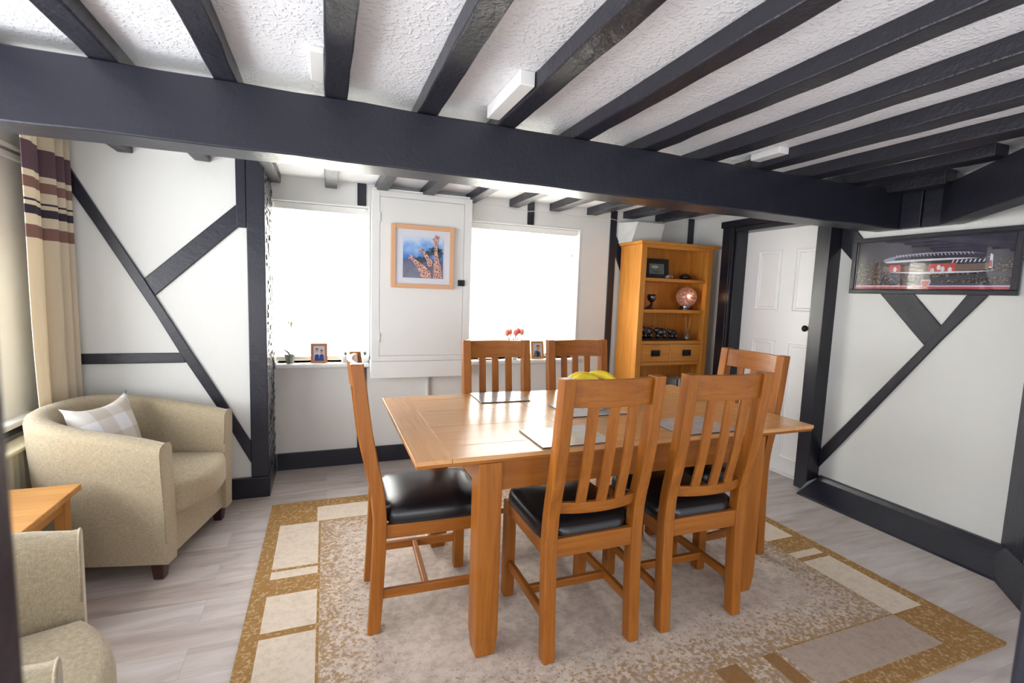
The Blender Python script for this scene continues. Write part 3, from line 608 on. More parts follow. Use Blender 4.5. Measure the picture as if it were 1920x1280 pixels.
o = mk('curtain', bm, 'curtain_bands', smooth=True); so = o.modifiers.new('thick', 'SOLIDIFY'); so.thickness = 0.003; tag(o, 'cream curtain with mauve and brown woven bands', 'curtain')
t = empty('curtain_rail', (-1.27, 2.0, 2.065)); tag(t, 'white curtain rail fixed above left wall window', 'curtain rail')
bm = bmesh.new(); tube(bm, [(-1.27, 0.9, 2.065), (-1.27, 3.31, 2.065)], 0.012, 10); child(mk('rail_pole', bm, 'upvc_white', smooth=True), t)
for y in (1.2, 2.2): child(box('rail_bracket', 'upvc_white', LX, -1.26, y, y + 0.02, 2.045, 2.062), t)
t = empty('radiator', (-1.31, 2.3, 0.1)); tag(t, 'cream ribbed radiator under left wall window', 'radiator')
bm = bmesh.new(); n = 70; y0, y1 = 1.55, 2.98; ring0 = []
for i in range(n + 1):
    y = y0 + (y1 - y0) * i / n; x = -1.262 - (0.010 if i % 2 else 0.0); ring0.append((x, y))
rs = [[(x, y, z) for x, y in ring0] for z in (0.10, 0.565)]
vr = rings(bm, rs, closed=False); bx(bm, -1.345, -1.275, y0, y1, 0.10, 0.565)
child(mk('radiator_panel', bm, 'cream_metal', bevel=0.0), t)
child(box('radiator_top', 'cream_metal', -1.35, -1.250, y0, y1, 0.565, 0.585, bevel=0.006), t)
for y in (1.8, 2.6): child(box('wall_bracket', 'cream_metal', LX + 0.001, -1.34, y, y + 0.03, 0.2, 0.5), t)
for y in (1.60, 2.93):
    bm = bmesh.new(); tube(bm, [(-1.31, y, 0.12), (-1.31, y, 0.0)], 0.009, 8); child(mk('radiator_pipe', bm, 'cream_metal'), t)

# ------------------------------------------------------------------ rug
bm = bmesh.new()
RX0, RX1, RY0, RY1 = -0.305, 2.545, 0.965, 3.125
panels = [(-0.24, -0.04, 2.385, 2.83, 1), (-0.24, -0.04, 2.30, 2.362, 1), (-0.24, -0.04, 1.935, 2.172, 1), (-0.24, -0.04, 1.44, 1.90, 1), (-0.05, 0.62, 2.835, 3.025, 1),
          (2.285, 2.482, 1.872, 2.10, 1), (2.285, 2.482, 1.690, 1.740, 1), (2.285, 2.482, 1.23, 1.657, 1), (1.61, 2.285, 1.045, 1.228, 2), (1.525, 1.59, 1.08, 1.228, 3), (1.30, 1.402, 1.14, 1.23, 3), (0.85, 0.95, 2.86, 2.95, 3),
          (-0.03, 2.285, 1.235, 2.828, 4), (0.66, 2.285, 2.828, 3.03, 4), (-0.03, 1.61, 1.045, 1.235, 4), (2.285, 2.482, 2.14, 2.6, 1)]
xs = sorted({RX0, RX1, *[p[0] for p in panels], *[p[1] for p in panels]}); ys = sorted({RY0, RY1, *[p[2] for p in panels], *[p[3] for p in panels]})
def sub(a, mx=0.25):
    out = [a[0]]
    for p in a[1:]:
        n = max(1, int((p - out[-1]) / mx)); b = out[-1]; out += [b + (p - b) * (k + 1) / n for k in range(n)]
    return out
V = {}
def gv(x, y, z):
    k_ = (round(x, 5), round(y, 5), z)
    if k_ not in V: V[k_] = bm.verts.new((x, y, z))
    return V[k_]
for i in range(len(xs) - 1):
    for j in range(len(ys) - 1):
        cx, cy_ = (xs[i] + xs[i + 1]) / 2, (ys[j] + ys[j + 1]) / 2; mi = 0
        for p in panels:
            if p[0] < cx < p[1] and p[2] < cy_ < p[3]: mi = p[4]; break
        f = bm.faces.new([gv(xs[i], ys[j], 0.012), gv(xs[i + 1], ys[j], 0.012), gv(xs[i + 1], ys[j + 1], 0.012), gv(xs[i], ys[j + 1], 0.012)]); f.material_index = mi
        bm.faces.new([gv(xs[i], ys[j], 0.001), gv(xs[i], ys[j + 1], 0.001), gv(xs[i + 1], ys[j + 1], 0.001), gv(xs[i + 1], ys[j], 0.001)])
for i in range(len(xs) - 1):
    for y in (RY0, RY1): bm.faces.new([gv(xs[i], y, 0.001), gv(xs[i + 1], y, 0.001), gv(xs[i + 1], y, 0.012), gv(xs[i], y, 0.012)])
for j in range(len(ys) - 1):
    for x in (RX0, RX1): bm.faces.new([gv(x, ys[j], 0.001), gv(x, ys[j + 1], 0.001), gv(x, ys[j + 1], 0.012), gv(x, ys[j], 0.012)])
tag(mk('rug', bm, ['rug_border', 'rug_cream', 'rug_taupe', 'rug_brown', 'rug_field']), 'large beige and tan rug with cream rectangles under the dining table', 'rug')

# ------------------------------------------------------------------ dining table
TX0, TX1, TY0, TY1, TZ = 0.272, 2.118, 1.545, 2.545, 0.773
t = empty('dining_table', (1.195, 2.04, 0.012)); tag(t, 'extending oak dining table laid with grey placemats', 'table')
bm = bmesh.new(); g = 0.0016; zt0, zt1 = TZ - 0.016, TZ
def board(x0, x1, y0, y1, mi): bx(bm, x0 + g / 2, x1 - g / 2, y0 + g / 2, y1 - g / 2, zt0, zt1, mi)
board(TX0, 0.398, TY0, TY1, 1); board(1.992, TX1, TY0, TY1, 1)
for (a, b) in ((0.398, 0.941), (1.447, 1.992)):
    board(a, b, TY0, 1.68, 0); board(a, b, 2.44, TY1, 0)
    board(a, b, 1.68, 1.935, 0); board(a, b, 1.935, 2.19, 0); board(a, b, 2.19, 2.44, 0)
board(0.941, 0.998, TY0, TY1, 1); board(1.390, 1.447, TY0, TY1, 1)
board(0.999, 1.389, TY0, 1.68, 0); board(0.999, 1.389, 1.68, 2.44, 0); board(0.999, 1.389, 2.44, TY1, 0)
child(mk('tabletop', bm, ['oaktop_x', 'oaktop_y'], bevel=0.0012, seg=2), t)
child(box('tabletop_edge', 'oak_x', TX0 + 0.004, TX1 - 0.004, TY0 + 0.004, TY1 - 0.004, TZ - 0.029, TZ - 0.0162, bevel=0.004), t)
for (a, b, c_, d_) in ((0.56, 1.76, 1.572, 1.596), (0.56, 1.76, 2.395, 2.419)): child(box('apron', 'oak_x', a, b, c_, d_, 0.632, TZ - 0.029, bevel=0.002), t)
for (a, b) in ((0.515, 0.540), (1.778, 1.803)): child(box('end_apron', 'oak_y', a, b, 1.61, 2.38, 0.632, TZ - 0.029, bevel=0.002), t)
for (x0_, y0_) in ((0.494, 1.548), (1.737, 1.548), (0.494, 2.347), (1.737, 2.347)):
    bm = bmesh.new(); a, b = x0_, y0_; w_ = 0.088
    P1 = lambda o_, z: [(a + o_, b + o_, z), (a + w_ - o_, b + o_, z), (a + w_ - o_, b + w_ - o_, z), (a + o_, b + w_ - o_, z)]
    rings(bm, [P1(0.008, 0.013), P1(0.0, 0.09), P1(0.0, TZ - 0.0295)]); child(mk('leg', bm, 'oak_z', bevel=0.004), t)
# placemats
def placemat(x0, x1, y0, y1, label, rot=0.0):
    o_ = empty('placemat', ((x0 + x1) / 2, (y0 + y1) / 2, TZ + 0.0005), rot); tag(o_, label, 'placemat', 'grey placemats on the table'); hx, hy = (x1 - x0) / 2, (y1 - y0) / 2
    box('mat_surface', 'placemat', -hx, hx, -hy, hy, 0.0035, 0.0055, o_, 0.001); box('mat_backing', 'mat_edge', -hx + 0.001, hx - 0.001, -hy + 0.001, hy - 0.001, 0.0, 0.0034, o_)
placemat(0.737, 1.005, 2.300, 2.532, 'grey placemat reflecting the window at far left place, in front of the slatted chair back', R(-1))
placemat(0.740, 1.045, 1.562, 1.800, 'grey placemat at near left place, partly behind the nearest chair')
placemat(1.372, 1.672, 1.562, 1.800, 'grey placemat at near right place, seen between the two near chairs')
placemat(1.058, 1.373, 1.935, 2.190, 'grey placemat in the middle of the table under the fruit bowl')
# fruit bowl and bananas
t = empty('fruit_bowl', (1.235, 2.06, TZ + 0.0062)); tag(t, 'pale grey fruit bowl in the middle of table holding bananas', 'bowl')
bm = bmesh.new(); lathe(bm, [(0.001, 0.0), (0.055, 0.0), (0.06, 0.008), (0.085, 0.03), (0.115, 0.06), (0.130, 0.092), (0.126, 0.094), (0.110, 0.064), (0.080, 0.036), (0.04, 0.02), (0.001, 0.018)], 0, 0, 36); mk('bowl_body', bm, 'white_ceramic', t, smooth=True)
def banana(c, yaw, tilt, flip, label):
    o_ = empty('banana', c, yaw); tag(o_, label, 'banana', 'bananas in the fruit bowl')
    bm = bmesh.new(); pts = []; rad = []
    for i in range(15):
        a = -1.0 + 2.0 * i / 14; th = a * 1.05
        pts.append((0.095 * math.sin(th), tilt * math.cos(th) * 0.0, flip * (0.095 * math.cos(th) - 0.07)))
        e = abs(a); rad.append(0.019 * (1 - max(0, e - 0.62) ** 1.6 * 2.9) + 0.001)
    tube(bm, pts, rad, 10); mk('peel', bm, 'banana', o_, smooth=True)
    bm = bmesh.new(); p0 = Vector(pts[0]); d0_ = (p0 - Vector(pts[1])).normalized(); tube(bm, [p0 - d0_ * 0.002, p0 + d0_ * 0.02], [0.0062, 0.0052], 8); mk('stalk', bm, 'banana_tip', o_, smooth=True); return o_
bb = banana((1.175, 2.04, 0.920), R(12), 0, 1, 'left banana resting across the fruit bowl rim'); bb.rotation_euler = (R(-12), R(-4), R(10))
bb = banana((1.285, 2.08, 0.922), R(-30), 0, 1, 'right banana on top of the bunch in the bowl'); bb.rotation_euler = (R(8), R(4), R(-22))
bb = banana((1.225, 2.165, 0.905), R(60), 0, 1, 'rear banana behind the other two in the bowl'); bb.rotation_euler = (R(10), 0, R(4))

# ------------------------------------------------------------------ dining chairs
def make_chair():
    t = empty('dining_chair', (0, 0, 0.012)); HW = 0.203
    zs = [0.0, 0.15, 0.33, 0.45, 0.54, 0.60, 0.67, 0.78, 0.92, 1.05]
    ys = [0.0, 0.009, 0.017, 0.020, 0.014, 0.003, -0.014, -0.034, -0.050, -0.064]
    dp = [0.047, 0.049, 0.050, 0.050, 0.049, 0.050, 0.052, 0.052, 0.050, 0.048]
    for sd in (-1, 1):
        bm = bmesh.new(); rs = []
        x0_, x1_ = (sd * HW, sd * (HW - 0.046)) if sd < 0 else (sd * (HW - 0.046), sd * HW)
        for z, y, d_ in zip(zs, ys, dp): rs.append([(x0_, y, z), (x1_, y, z), (x1_, y + d_, z), (x0_, y + d_, z)])
        rings(bm, rs); mk('rear_leg', bm, 'oak_z', t, bevel=0.004)
        bm = bmesh.new(); rs = [[(x0_, 0.413, z), (x1_, 0.413, z), (x1_, 0.460, z), (x0_, 0.460, z)] for z in (0, 0.43)]
        rings(bm, rs); mk('front_leg', bm, 'oak_z', t, bevel=0.004)
        xa = sd * (HW - 0.024)
        bm = bmesh.new(); bx(bm, xa - 0.011, xa + 0.011, 0.055, 0.415, 0.372, 0.427); mk('side_rail', bm, 'oak_y', t, bevel=0.002)
        bm = bmesh.new(); bx(bm, xa - 0.010, xa + 0.010, 0.050, 0.415, 0.130, 0.166); mk('side_stretcher', bm, 'oak_y', t, bevel=0.003)
    for nm, y, z0_, z1_ in (('back_rail', 0.026, 0.385, 0.455), ('front_rail', 0.425, 0.372, 0.427)):
        box(nm, 'oak_x', -HW + 0.04, HW - 0.04, y, y + 0.024, z0_, z1_, t, 0.002)
    box('cross_stretcher', 'oak_x', -HW + 0.03, HW - 0.03, 0.215, 0.237, 0.132, 0.164, t, 0.003)
    def bow(u): return -0.028 * (1 - u * u)
    def yback(z):
        for i in range(len(zs) - 1):
            if zs[i] <= z <= zs[i + 1]: k_ = (z - zs[i]) / (zs[i + 1] - zs[i]); return ys[i] + k_ * (ys[i + 1] - ys[i])
        return ys[-1]
    def curved(name, z0_, z1_, th, off, bw=1.0):
        bm = bmesh.new(); rs = []
        for i in range(13):
            u = -1 + 2 * i / 12; x = u * (HW - 0.045); y0_, y1_ = yback(z0_) + off + bow(u) * bw, yback(z1_) + off + bow(u) * bw
            rs.append([(x, y0_, z0_), (x, y0_ + th, z0_), (x, y1_ + th, z1_), (x, y1_, z1_)])
        rings(bm, rs); return mk(name, bm, 'oak_x', t, bevel=0.003)
    curved('top_rail', 0.948, 1.046, 0.022, 0.016); curved('lower_rail', 0.548, 0.592, 0.020, 0.018)
    for u in (-0.5, 0.0, 0.5):
        bm = bmesh.new(); rs = []; x = u * (HW - 0.046) * 1.02
        for z in (0.585, 0.64, 0.70, 0.78, 0.87, 0.95):
            y = yback(z) + 0.020 + bow(u); rs.append([(x - 0.0195, y, z), (x + 0.0195, y, z), (x + 0.0195, y + 0.013, z), (x - 0.0195, y + 0.013, z)])
        rings(bm, rs); mk('slat', bm, 'oak_z', t, bevel=0.002)
    # padded seat
    bm = bmesh.new(); rs = []; cy_ = 0.255; hx, hy = HW - 0.001, 0.216
    def sq(sx_, sy_, z, e=6.0, n=48):
        out = []
        for i in range(n):
            a = 2 * math.pi * i / n; c_, s__ = math.cos(a), math.sin(a)
            x = math.copysign(abs(c_) ** (2 / e), c_) * sx_; y = math.copysign(abs(s__) ** (2 / e), s__) * sy_
            out.append((x, cy_ + y, z + 0.0))
        return out
    for (k_, z) in ((0.955, 0.427), (0.985, 0.432), (1.0, 0.448), (0.995, 0.464), (0.97, 0.480), (0.92, 0.489), (0.8, 0.496), (0.55, 0.503), (0.25, 0.506), (0.02, 0.5065)):
        rs.append(sq(hx * k_ - (0 if z > 0.43 else 0), hy * k_, z))
    rings(bm, rs); o = mk('seat_pad', bm, 'black_leather', t, smooth=True)
    # notch around rear posts: pull rear corners forward
    for v_ in o.data.vertices:
        if v_.co.y < 0.075 and abs(v_.co.x) > HW - 0.06: v_.co.y = 0.075 + (v_.co.y - 0.04) * 0.1
    return t
ch = make_chair()
GR = 'oak dining chairs around the table'
spots = [((0.9255, 1.445), 0, 'oak slatted chair with black seat nearest the viewer, left of the near pair'),
         ((1.437, 1.444), R(-1), 'oak slatted chair seen from behind, right of the near pair'),
         ((0.151, 2.0), R(-92), 'oak chair at left end of the table seen side on with shiny black seat'),
         ((0.920, 2.588), R(180), 'oak slatted chair at far side of table below the tulips'),
         ((1.445, 2.588), R(180), 'oak slatted chair at far side of table closest to the bookcase'),
         ((2.150, 1.982), R(92), 'oak chair at right end of the table in front of the white door')]
for i, ((x, y), a, lb) in enumerate(spots):
    c_ = ch if i == 0 else copy_tree(ch)
    c_.location = (x, y, 0.013); c_.rotation_euler = (0, 0, a); tag(c_, lb, 'chair', GR)

# ------------------------------------------------------------------ armchairs
def shell_section(zt, thick=0.085):
    """cross section (outward o, height z): from outer bottom up over the rim to inner bottom"""
    zb, zi = 0.082, 0.27
    return [(-0.030, zb), (-0.028, zb + 0.10), (-0.018, zb + (zt - zb) * 0.45), (-0.006, zb + (zt - zb) * 0.75), (0.0, zt - 0.035), (-0.006, zt - 0.012), (-0.024, zt), (-thick * 0.55, zt + 0.003), (-thick + 0.006, zt - 0.004), (-thick - 0.006, zt - 0.022), (-thick - 0.010, zt - 0.07), (-thick - 0.016, (zt + zi) / 2), (-thick - 0.022, zi), (-thick - 0.02, 0.20), (-thick - 0.018, zb)]
def make_armchair():
    t = empty('armchair', (0, 0, 0)); w2, dep = 0.352, 0.67; yc = 0.30   # local: faces +y, front plane y=0, rear y=-dep
    path = []; n = 30
    ea, eb = w2, dep - yc
    path.append(((w2, 0.0), (1, 0))); path.append(((w2, -0.10), (1, 0))); path.append(((w2, -0.2), (1, 0)))
    for i in range(n + 1):
        a = math.pi * i / n; e = 2.5
        x = math.copysign(abs(math.cos(a)) ** (2 / e), math.cos(a)) * ea; y = -yc - abs(math.sin(a)) ** (2 / e) * eb
        nx = math.copysign(abs(x / ea) ** (e - 1) / ea, x); ny = -abs((y + yc) / eb) ** (e - 1) / eb; l_ = math.hypot(nx, ny)
        path.append(((x, y), (nx / l_, ny / l_)))
    path += [((-w2, -0.2), (-1, 0)), ((-w2, -0.10), (-1, 0)), ((-w2, 0.0), (-1, 0))]
    bm = bmesh.new(); rs = []
    def ztop(y):
        u = min(1, max(0, -y / dep)); return 0.628 + 0.112 * (u ** 0.9)
    def shrink(sec, k_):
        cx = sum(p[0] for p in sec) / len(sec); cz = sum(p[1] for p in sec) / len(sec)
        out = []
        for o_, z in sec:
            out.append((cx + (o_ - cx) * (1 - k_ * 0.22), z - (0.010 * k_ if z > 0.5 else -0.004 * k_ if z < 0.15 else 0)))
        return out
    def ring(p, nrm, k_=0, dy=0):
        return [(p[0] + nrm[0] * o_, p[1] + nrm[1] * o_ + dy, z) for o_, z in shrink(shell_section(ztop(p[1])), k_)]
    rs.append(ring(*path[0], 0.12, 0.0)); rs.append(ring(*path[0], 0.0, -0.006)); rs.append(ring(*path[0], 0.0, -0.022))
    for q in path[1:-1]: rs.append(ring(*q))
    rs.append(ring(*path[-1], 0.0, -0.022)); rs.append(ring(*path[-1], 0.0, -0.006)); rs.append(ring(*path[-1], 0.12, 0.0))
    rings(bm, rs); o = mk('back_shell', bm, 'beige_weave', t, smooth=True); o.data.set_sharp_from_angle(angle=R(50))
    for sd in (-1, 1):
        sec = shell_section(ztop(0.0)); bm = bmesh.new()
        tube(bm, [(sd * (w2 + a_ * 1.0) + sd * 0.001, -0.004, z_) for a_, z_ in sec[1:12]], 0.0035, 6); mk('piping', bm, 'beige_weave', t, smooth=True)
    # front apron + base
    bm = bmesh.new(); wi = w2 - 0.095
    hexa(bm, [(-wi, -dep + 0.12, 0.085), (wi, -dep + 0.12, 0.085), (wi, -0.020, 0.085), (-wi, -0.020, 0.085), (-wi, -dep + 0.12, 0.262), (wi, -dep + 0.12, 0.262), (wi, -0.030, 0.262), (-wi, -0.030, 0.262)])
    mk('seat_base', bm, 'beige_weave', t, bevel=0.008)
    # cushion with bowed front
    bm = bmesh.new(); out = []; wc = w2 - 0.112
    fr = [(wc * (1 - 2 * i / 16), 0.004 + 0.066 * (1 - (1 - 2 * i / 16) ** 2)) for i in range(17)]
    back = [(-wc, -0.2), (-wc, -0.35), (-wc * 0.8, -0.50), (-wc * 0.4, -0.56), (0, -0.575), (wc * 0.4, -0.56), (wc * 0.8, -0.50), (wc, -0.35), (wc, -0.2)]
    base = fr + back; cxm, cym = 0, -0.25
    for (k_, z) in ((0.88, 0.2625), (0.90, 0.278), (0.975, 0.283), (1.0, 0.297), (1.0, 0.375), (0.988, 0.395), (0.96, 0.408), (0.90, 0.416), (0.5, 0.430), (0.02, 0.434)):
        out.append([(cxm + (x - cxm) * k_, cym + (y - cym) * k_, z) for x, y in base])
    rings(bm, out); mk('seat_cushion', bm, 'beige_weave', t, smooth=True)
    for (x, y) in ((w2 - 0.07, -0.055), (-w2 + 0.07, -0.055), (w2 - 0.11, -dep + 0.13), (-w2 + 0.11, -dep + 0.13)):
        bm = bmesh.new(); P1 = lambda h, z: [(x - h, y - h, z), (x + h, y - h, z), (x + h, y + h, z), (x - h, y + h, z)]
        rings(bm, [P1(0.020, 0.0005), P1(0.028, 0.090)]); mk('foot', bm, 'dark_leg', t, bevel=0.003)
    return t
ac = make_armchair()
ac.location = (-0.583, 2.755, 0); ac.rotation_euler = (0, 0, R(-90 - 13.5))
tag(ac, 'beige fabric tub armchair in the corner with a checked cushion', 'armchair', 'beige tub armchairs')
ac2 = copy_tree(ac); ac2.location = (-0.553, 1.352, 0); ac2.rotation_euler = (0, 0, R(-90 + 17.6))
tag(ac2, 'beige fabric tub armchair cut off by bottom left edge of the photo', 'armchair', 'beige tub armchairs')
# checked cushion on armchair
bm = bmesh.new(); n = 16; G = [[], []]
for side in (0, 1):
    for j in range(n + 1):
        row = []
        for i in range(n + 1):
            u, v_ = -1 + 2 * i / n, -1 + 2 * j / n
            pin = 1 - 0.27 * (1 - abs(u) ** 2.2) * abs(v_) ** 3 ; pin2 = 1 - 0.27 * (1 - abs(v_) ** 2.2) * abs(u) ** 3
            th = 0.075 * ((1 - u * u) ** 0.5) * ((1 - v_ * v_) ** 0.5) * (1 if side else -1)
            row.append(bm.verts.new((0.195 * u * pin2 + 0.032 * v_, 0.19 * v_ * pin, th)))
        G[side].append(row)
for side in (0, 1):
    for j in range(n):
        for i in range(n): bm.faces.new((G[side][j][i], G[side][j][i + 1], G[side][j + 1][i + 1], G[side][j + 1][i]))
bmesh.ops.remove_doubles(bm, verts=bm.verts, dist=1e-4)
o = mk('cushion', bm, 'check_cloth', smooth=True)
ax_x = Vector((0.355, 0.933, 0.03)).normalized(); ax_z = Vector((0.848, -0.349, 0.399)); ax_z = (ax_z - ax_x * ax_z.dot(ax_x)).normalized(); ax_y = ax_z.cross(ax_x)
cpos = Vector((-0.985, 2.822, 0.584))
o.matrix_world = Matrix(((ax_x.x, ax_y.x, ax_z.x, cpos.x), (ax_x.y, ax_y.y, ax_z.y, cpos.y), (ax_x.z, ax_y.z, ax_z.z, cpos.z), (0, 0, 0, 1)))
tag(o, 'white and beige checked scatter cushion leaning in the corner armchair', 'cushion')

# ------------------------------------------------------------------ side table between armchairs
t = empty('side_table', (-1.09, 2.2, 0)); tag(t, 'small oak side table between the two beige armchairs', 'side table')
child(box('table_top', 'pale_x', -1.24, -0.938, 1.98, 2.412, 0.475, 0.50, bevel=0.003), t)
bm = bmesh.new(); bx(bm, -1.205, -0.975, 2.02, 2.37, 0.415, 0.475); child(mk('apron', bm, 'pale_y', bevel=0.002), t)
for x in (-1.215, -1.005):
    for y in (2.01, 2.345): child(box('leg', 'pale_z', x, x + 0.04, y, y + 0.04, 0.0005, 0.476, bevel=0.002), t)

# ------------------------------------------------------------------ bookcase
FY = 3.416
t = empty('bookcase', (2.85, 3.57, 0)); tag(t, 'tall oak bookcase with three shelves and two drawers beside the door', 'bookcase')
X0, X1, BY = 2.447, 3.200, 3.722
for (a, b) in ((X0, X0 + 0.022), (X1 - 0.022, X1)):
    bm = bmesh.new(); bx(bm, a + 0.004, b - 0.004, FY + 0.04, BY - 0.03, 0.06, 1.778)
    child(mk('side_panel', bm, 'cab_z', bevel=0.002), t)
for (x, y, w_) in ((X0, FY, 0.055), (X1 - 0.055, FY, 0.055), (X0, BY - 0.045, 0.045), (X1 - 0.045, BY - 0.045, 0.045)): child(box('corner_post', 'cab_z', x, x + w_, y, y + 0.045, 0.001, 1.778, bevel=0.003), t)
child(box('back_panel', 'cab_z', X0 + 0.02, X1 - 0.02, BY - 0.018, BY - 0.006, 0.06, 1.778), t)
child(box('top_board', 'cab_x', X0 - 0.018, X1 + 0.048, FY - 0.02, BY + 0.008, 1.778, 1.803, bevel=0.004), t)
child(box('top_rail', 'cab_x', X0 + 0.055, X1 - 0.055, FY + 0.004, FY + 0.026, 1.748, 1.778, bevel=0.002), t)
for (z0_, z1_) in ((1.474, 1.500), (1.208, 1.235), (0.938, 0.965), (0.752, 0.780), (0.40, 0.425), (0.06, 0.12)):
    child(box('shelf', 'cab_x', X0 + 0.045, X1 - 0.045, FY + 0.008, BY - 0.018, z0_, z1_, bevel=0.002), t)
child(box('drawer_divider', 'cab_z', 2.800, 2.824, FY + 0.006, BY - 0.02, 0.780, 0.938, bevel=0.001), t)
for (a, b) in ((X0 + 0.056, 2.799), (2.825, X1 - 0.056)):
    d_ = box('drawer', 'cab_x', a, b, FY + 0.005, FY + 0.28, 0.783, 0.935, bevel=0.003); child(d_, t)
    cx = (a + b) / 2; bm = bmesh.new(); bx(bm, cx - 0.045, cx + 0.045, FY - 0.0005, FY + 0.005, 0.832, 0.886); bx(bm, cx - 0.032, cx + 0.032, FY - 0.010, FY - 0.0005, 0.838, 0.848)
    bx(bm, cx - 0.034, cx - 0.028, FY - 0.010, FY, 0.838, 0.866); bx(bm, cx + 0.028, cx + 0.034, FY - 0.010, FY, 0.838, 0.866)
    hd = mk('drawer_handle', bm, 'iron', bevel=0.001); hd.parent = d_
# white boxing above
bm = bmesh.new(); a, b = D - 0.16, D
hexa(bm, [(2.465, a, 1.80), (2.765, a, 1.80), (2.765, b, 1.80), (2.43, b, 1.80), (2.525, a, 1.985), (2.81, a, 1.985), (2.81, b, 1.985), (2.43, b, 1.985)])
S(mk('trim_31', bm, 'wall_white', bevel=0.003), 'white slanted boxing on the wall above the bookcase', 'boxing')
bm = bmesh.new(); tube(bm, [(2.665 + 0.2, D - 0.02, CZ), (2.665 + 0.2, D - 0.02, 1.5)], 0.013, 10)
tag(mk('pipe', bm, 'wall_white', smooth=True), 'thin white pipe rising behind top of the bookcase', 'pipe')

# items on the bookcase
def frame_item(name, w_, h_, bw, fmat, loc, rz, tilt, label, scene_fn, cat='photo frame'):
    t = empty(name, loc, rz); t.rotation_euler = (R(-tilt), 0, rz); tag(t, label, cat)
    bm = bmesh.new()
    for a in (rect(-w_ / 2, w_ / 2, 0, bw), rect(-w_ / 2, w_ / 2, h_ - bw, h_), rect(-w_ / 2, -w_ / 2 + bw, bw, h_ - bw), rect(w_ / 2 - bw, w_ / 2, bw, h_ - bw)): prism(bm, a, 1, 0, 0.014)
    mk('frame_border', bm, fmat, t, bevel=0.002)
    bm = bmesh.new(); bx(bm, -w_ / 2 + bw * 0.8, w_ / 2 - bw * 0.8, 0.006, 0.013, bw * 0.8, h_ - bw * 0.8); scene_fn(bm, w_ - 2 * bw, h_ - 2 * bw, bw)
    return t, bm
def P2(bm, poly, y, mi): prism(bm, poly, 1, y, 0.007, mi)
def el(cx, cz, a, b, n=16): return [(cx + a * math.cos(2 * math.pi * i / n), cz + b * math.sin(2 * math.pi * i / n)) for i in range(n)]
simple('photo_grey', (120, 124, 118), 0.4); simple('photo_pale', (196, 200, 190), 0.4); simple('photo_sky', (150, 160, 176), 0.4); simple('photo_light', (206, 208, 214), 0.4)
def fn(bm, w_, h_, b): P2(bm, rect(-w_ * 0.42, w_ * 0.42, b + h_ * 0.1, b + h_ * 0.9), 0.005, 1); P2(bm, [(-w_ * 0.3, b + h_ * 0.35), (0, b + h_ * 0.28), (w_ * 0.32, b + h_ * 0.36), (0, b + h_ * 0.22)], 0.004, 2); P2(bm, el(-w_ * 0.1, b + h_ * 0.65, w_ * 0.2, h_ * 0.12), 0.004, 3)
t, bm = frame_item('photo_frame', 0.245, 0.178, 0.032, 'ebony', (2.755, 3.60, 1.502), R(-4), 6, 'black framed grey photograph standing on the bookcase top shelf', fn); mk('photo', bm, ['ebony', 'photo_grey', 'navy', 'photo_pale'], t)
bm = bmesh.new(); bmesh.ops.create_icosphere(bm, subdivisions=2, radius=0.03)
for v_ in bm.verts: v_.co.x *= 1.25; v_.co.y *= 0.9; v_.co.z *= 0.62; v_.co *= 1 + 0.22 * mnoise.noise(v_.co * 60)
o = mk('glass_ornament', bm, 'clear_glass'); o.location = (2.80, 3.49, 1.5205); tag(o, 'small clear glass ornament in front of black photo frame', 'ornament')
t = empty('trinket_dish', (3.03, 3.56, 1.5008)); tag(t, 'small dark trinket dish on right of top shelf', 'dish')
bm = bmesh.new(); lathe(bm, [(0.001, 0), (0.035, 0), (0.052, 0.02), (0.05, 0.038), (0.044, 0.036), (0.03, 0.012), (0.001, 0.01)], 0, 0, 20); mk('dish_body', bm, 'dark_bronze', t, smooth=True)
bm = bmesh.new(); lathe(bm, [(0.001, 0.034), (0.045, 0.034), (0.03, 0.05), (0.008, 0.056), (0.001, 0.058)], 0, 0, 20); mk('dish_lid', bm, 'dark_bronze', t, smooth=True)
# curled goblet ornament
t = empty('goblet_ornament', (2.63, 3.52, 1.2356)); tag(t, 'pewter cup shaped ornament on a curved stem, middle shelf left', 'ornament')
bm = bmesh.new(); lathe(bm, [(0.001, 0.060), (0.018, 0.062), (0.036, 0.085), (0.040, 0.108), (0.034, 0.128), (0.030, 0.127), (0.034, 0.106), (0.02, 0.075), (0.001, 0.07)], 0.022, 0, 20); mk('cup', bm, 'pewter', t, smooth=True)
bm = bmesh.new(); tube(bm, [(0.02, 0, 0.064), (0.026, 0, 0.045), (0.016, 0, 0.026), (-0.01, 0, 0.014), (-0.03, 0, 0.007)], [0.008, 0.011, 0.013, 0.011, 0.005], 10); mk('curved_stem', bm, 'dark_bronze', t, smooth=True)
bm = bmesh.new(); lathe(bm, [(0.001, 0), (0.045, 0), (0.045, 0.005), (0.02, 0.010), (0.001, 0.011)], 0, 0, 20); mk('stem_base', bm, 'dark_bronze', t, smooth=True)
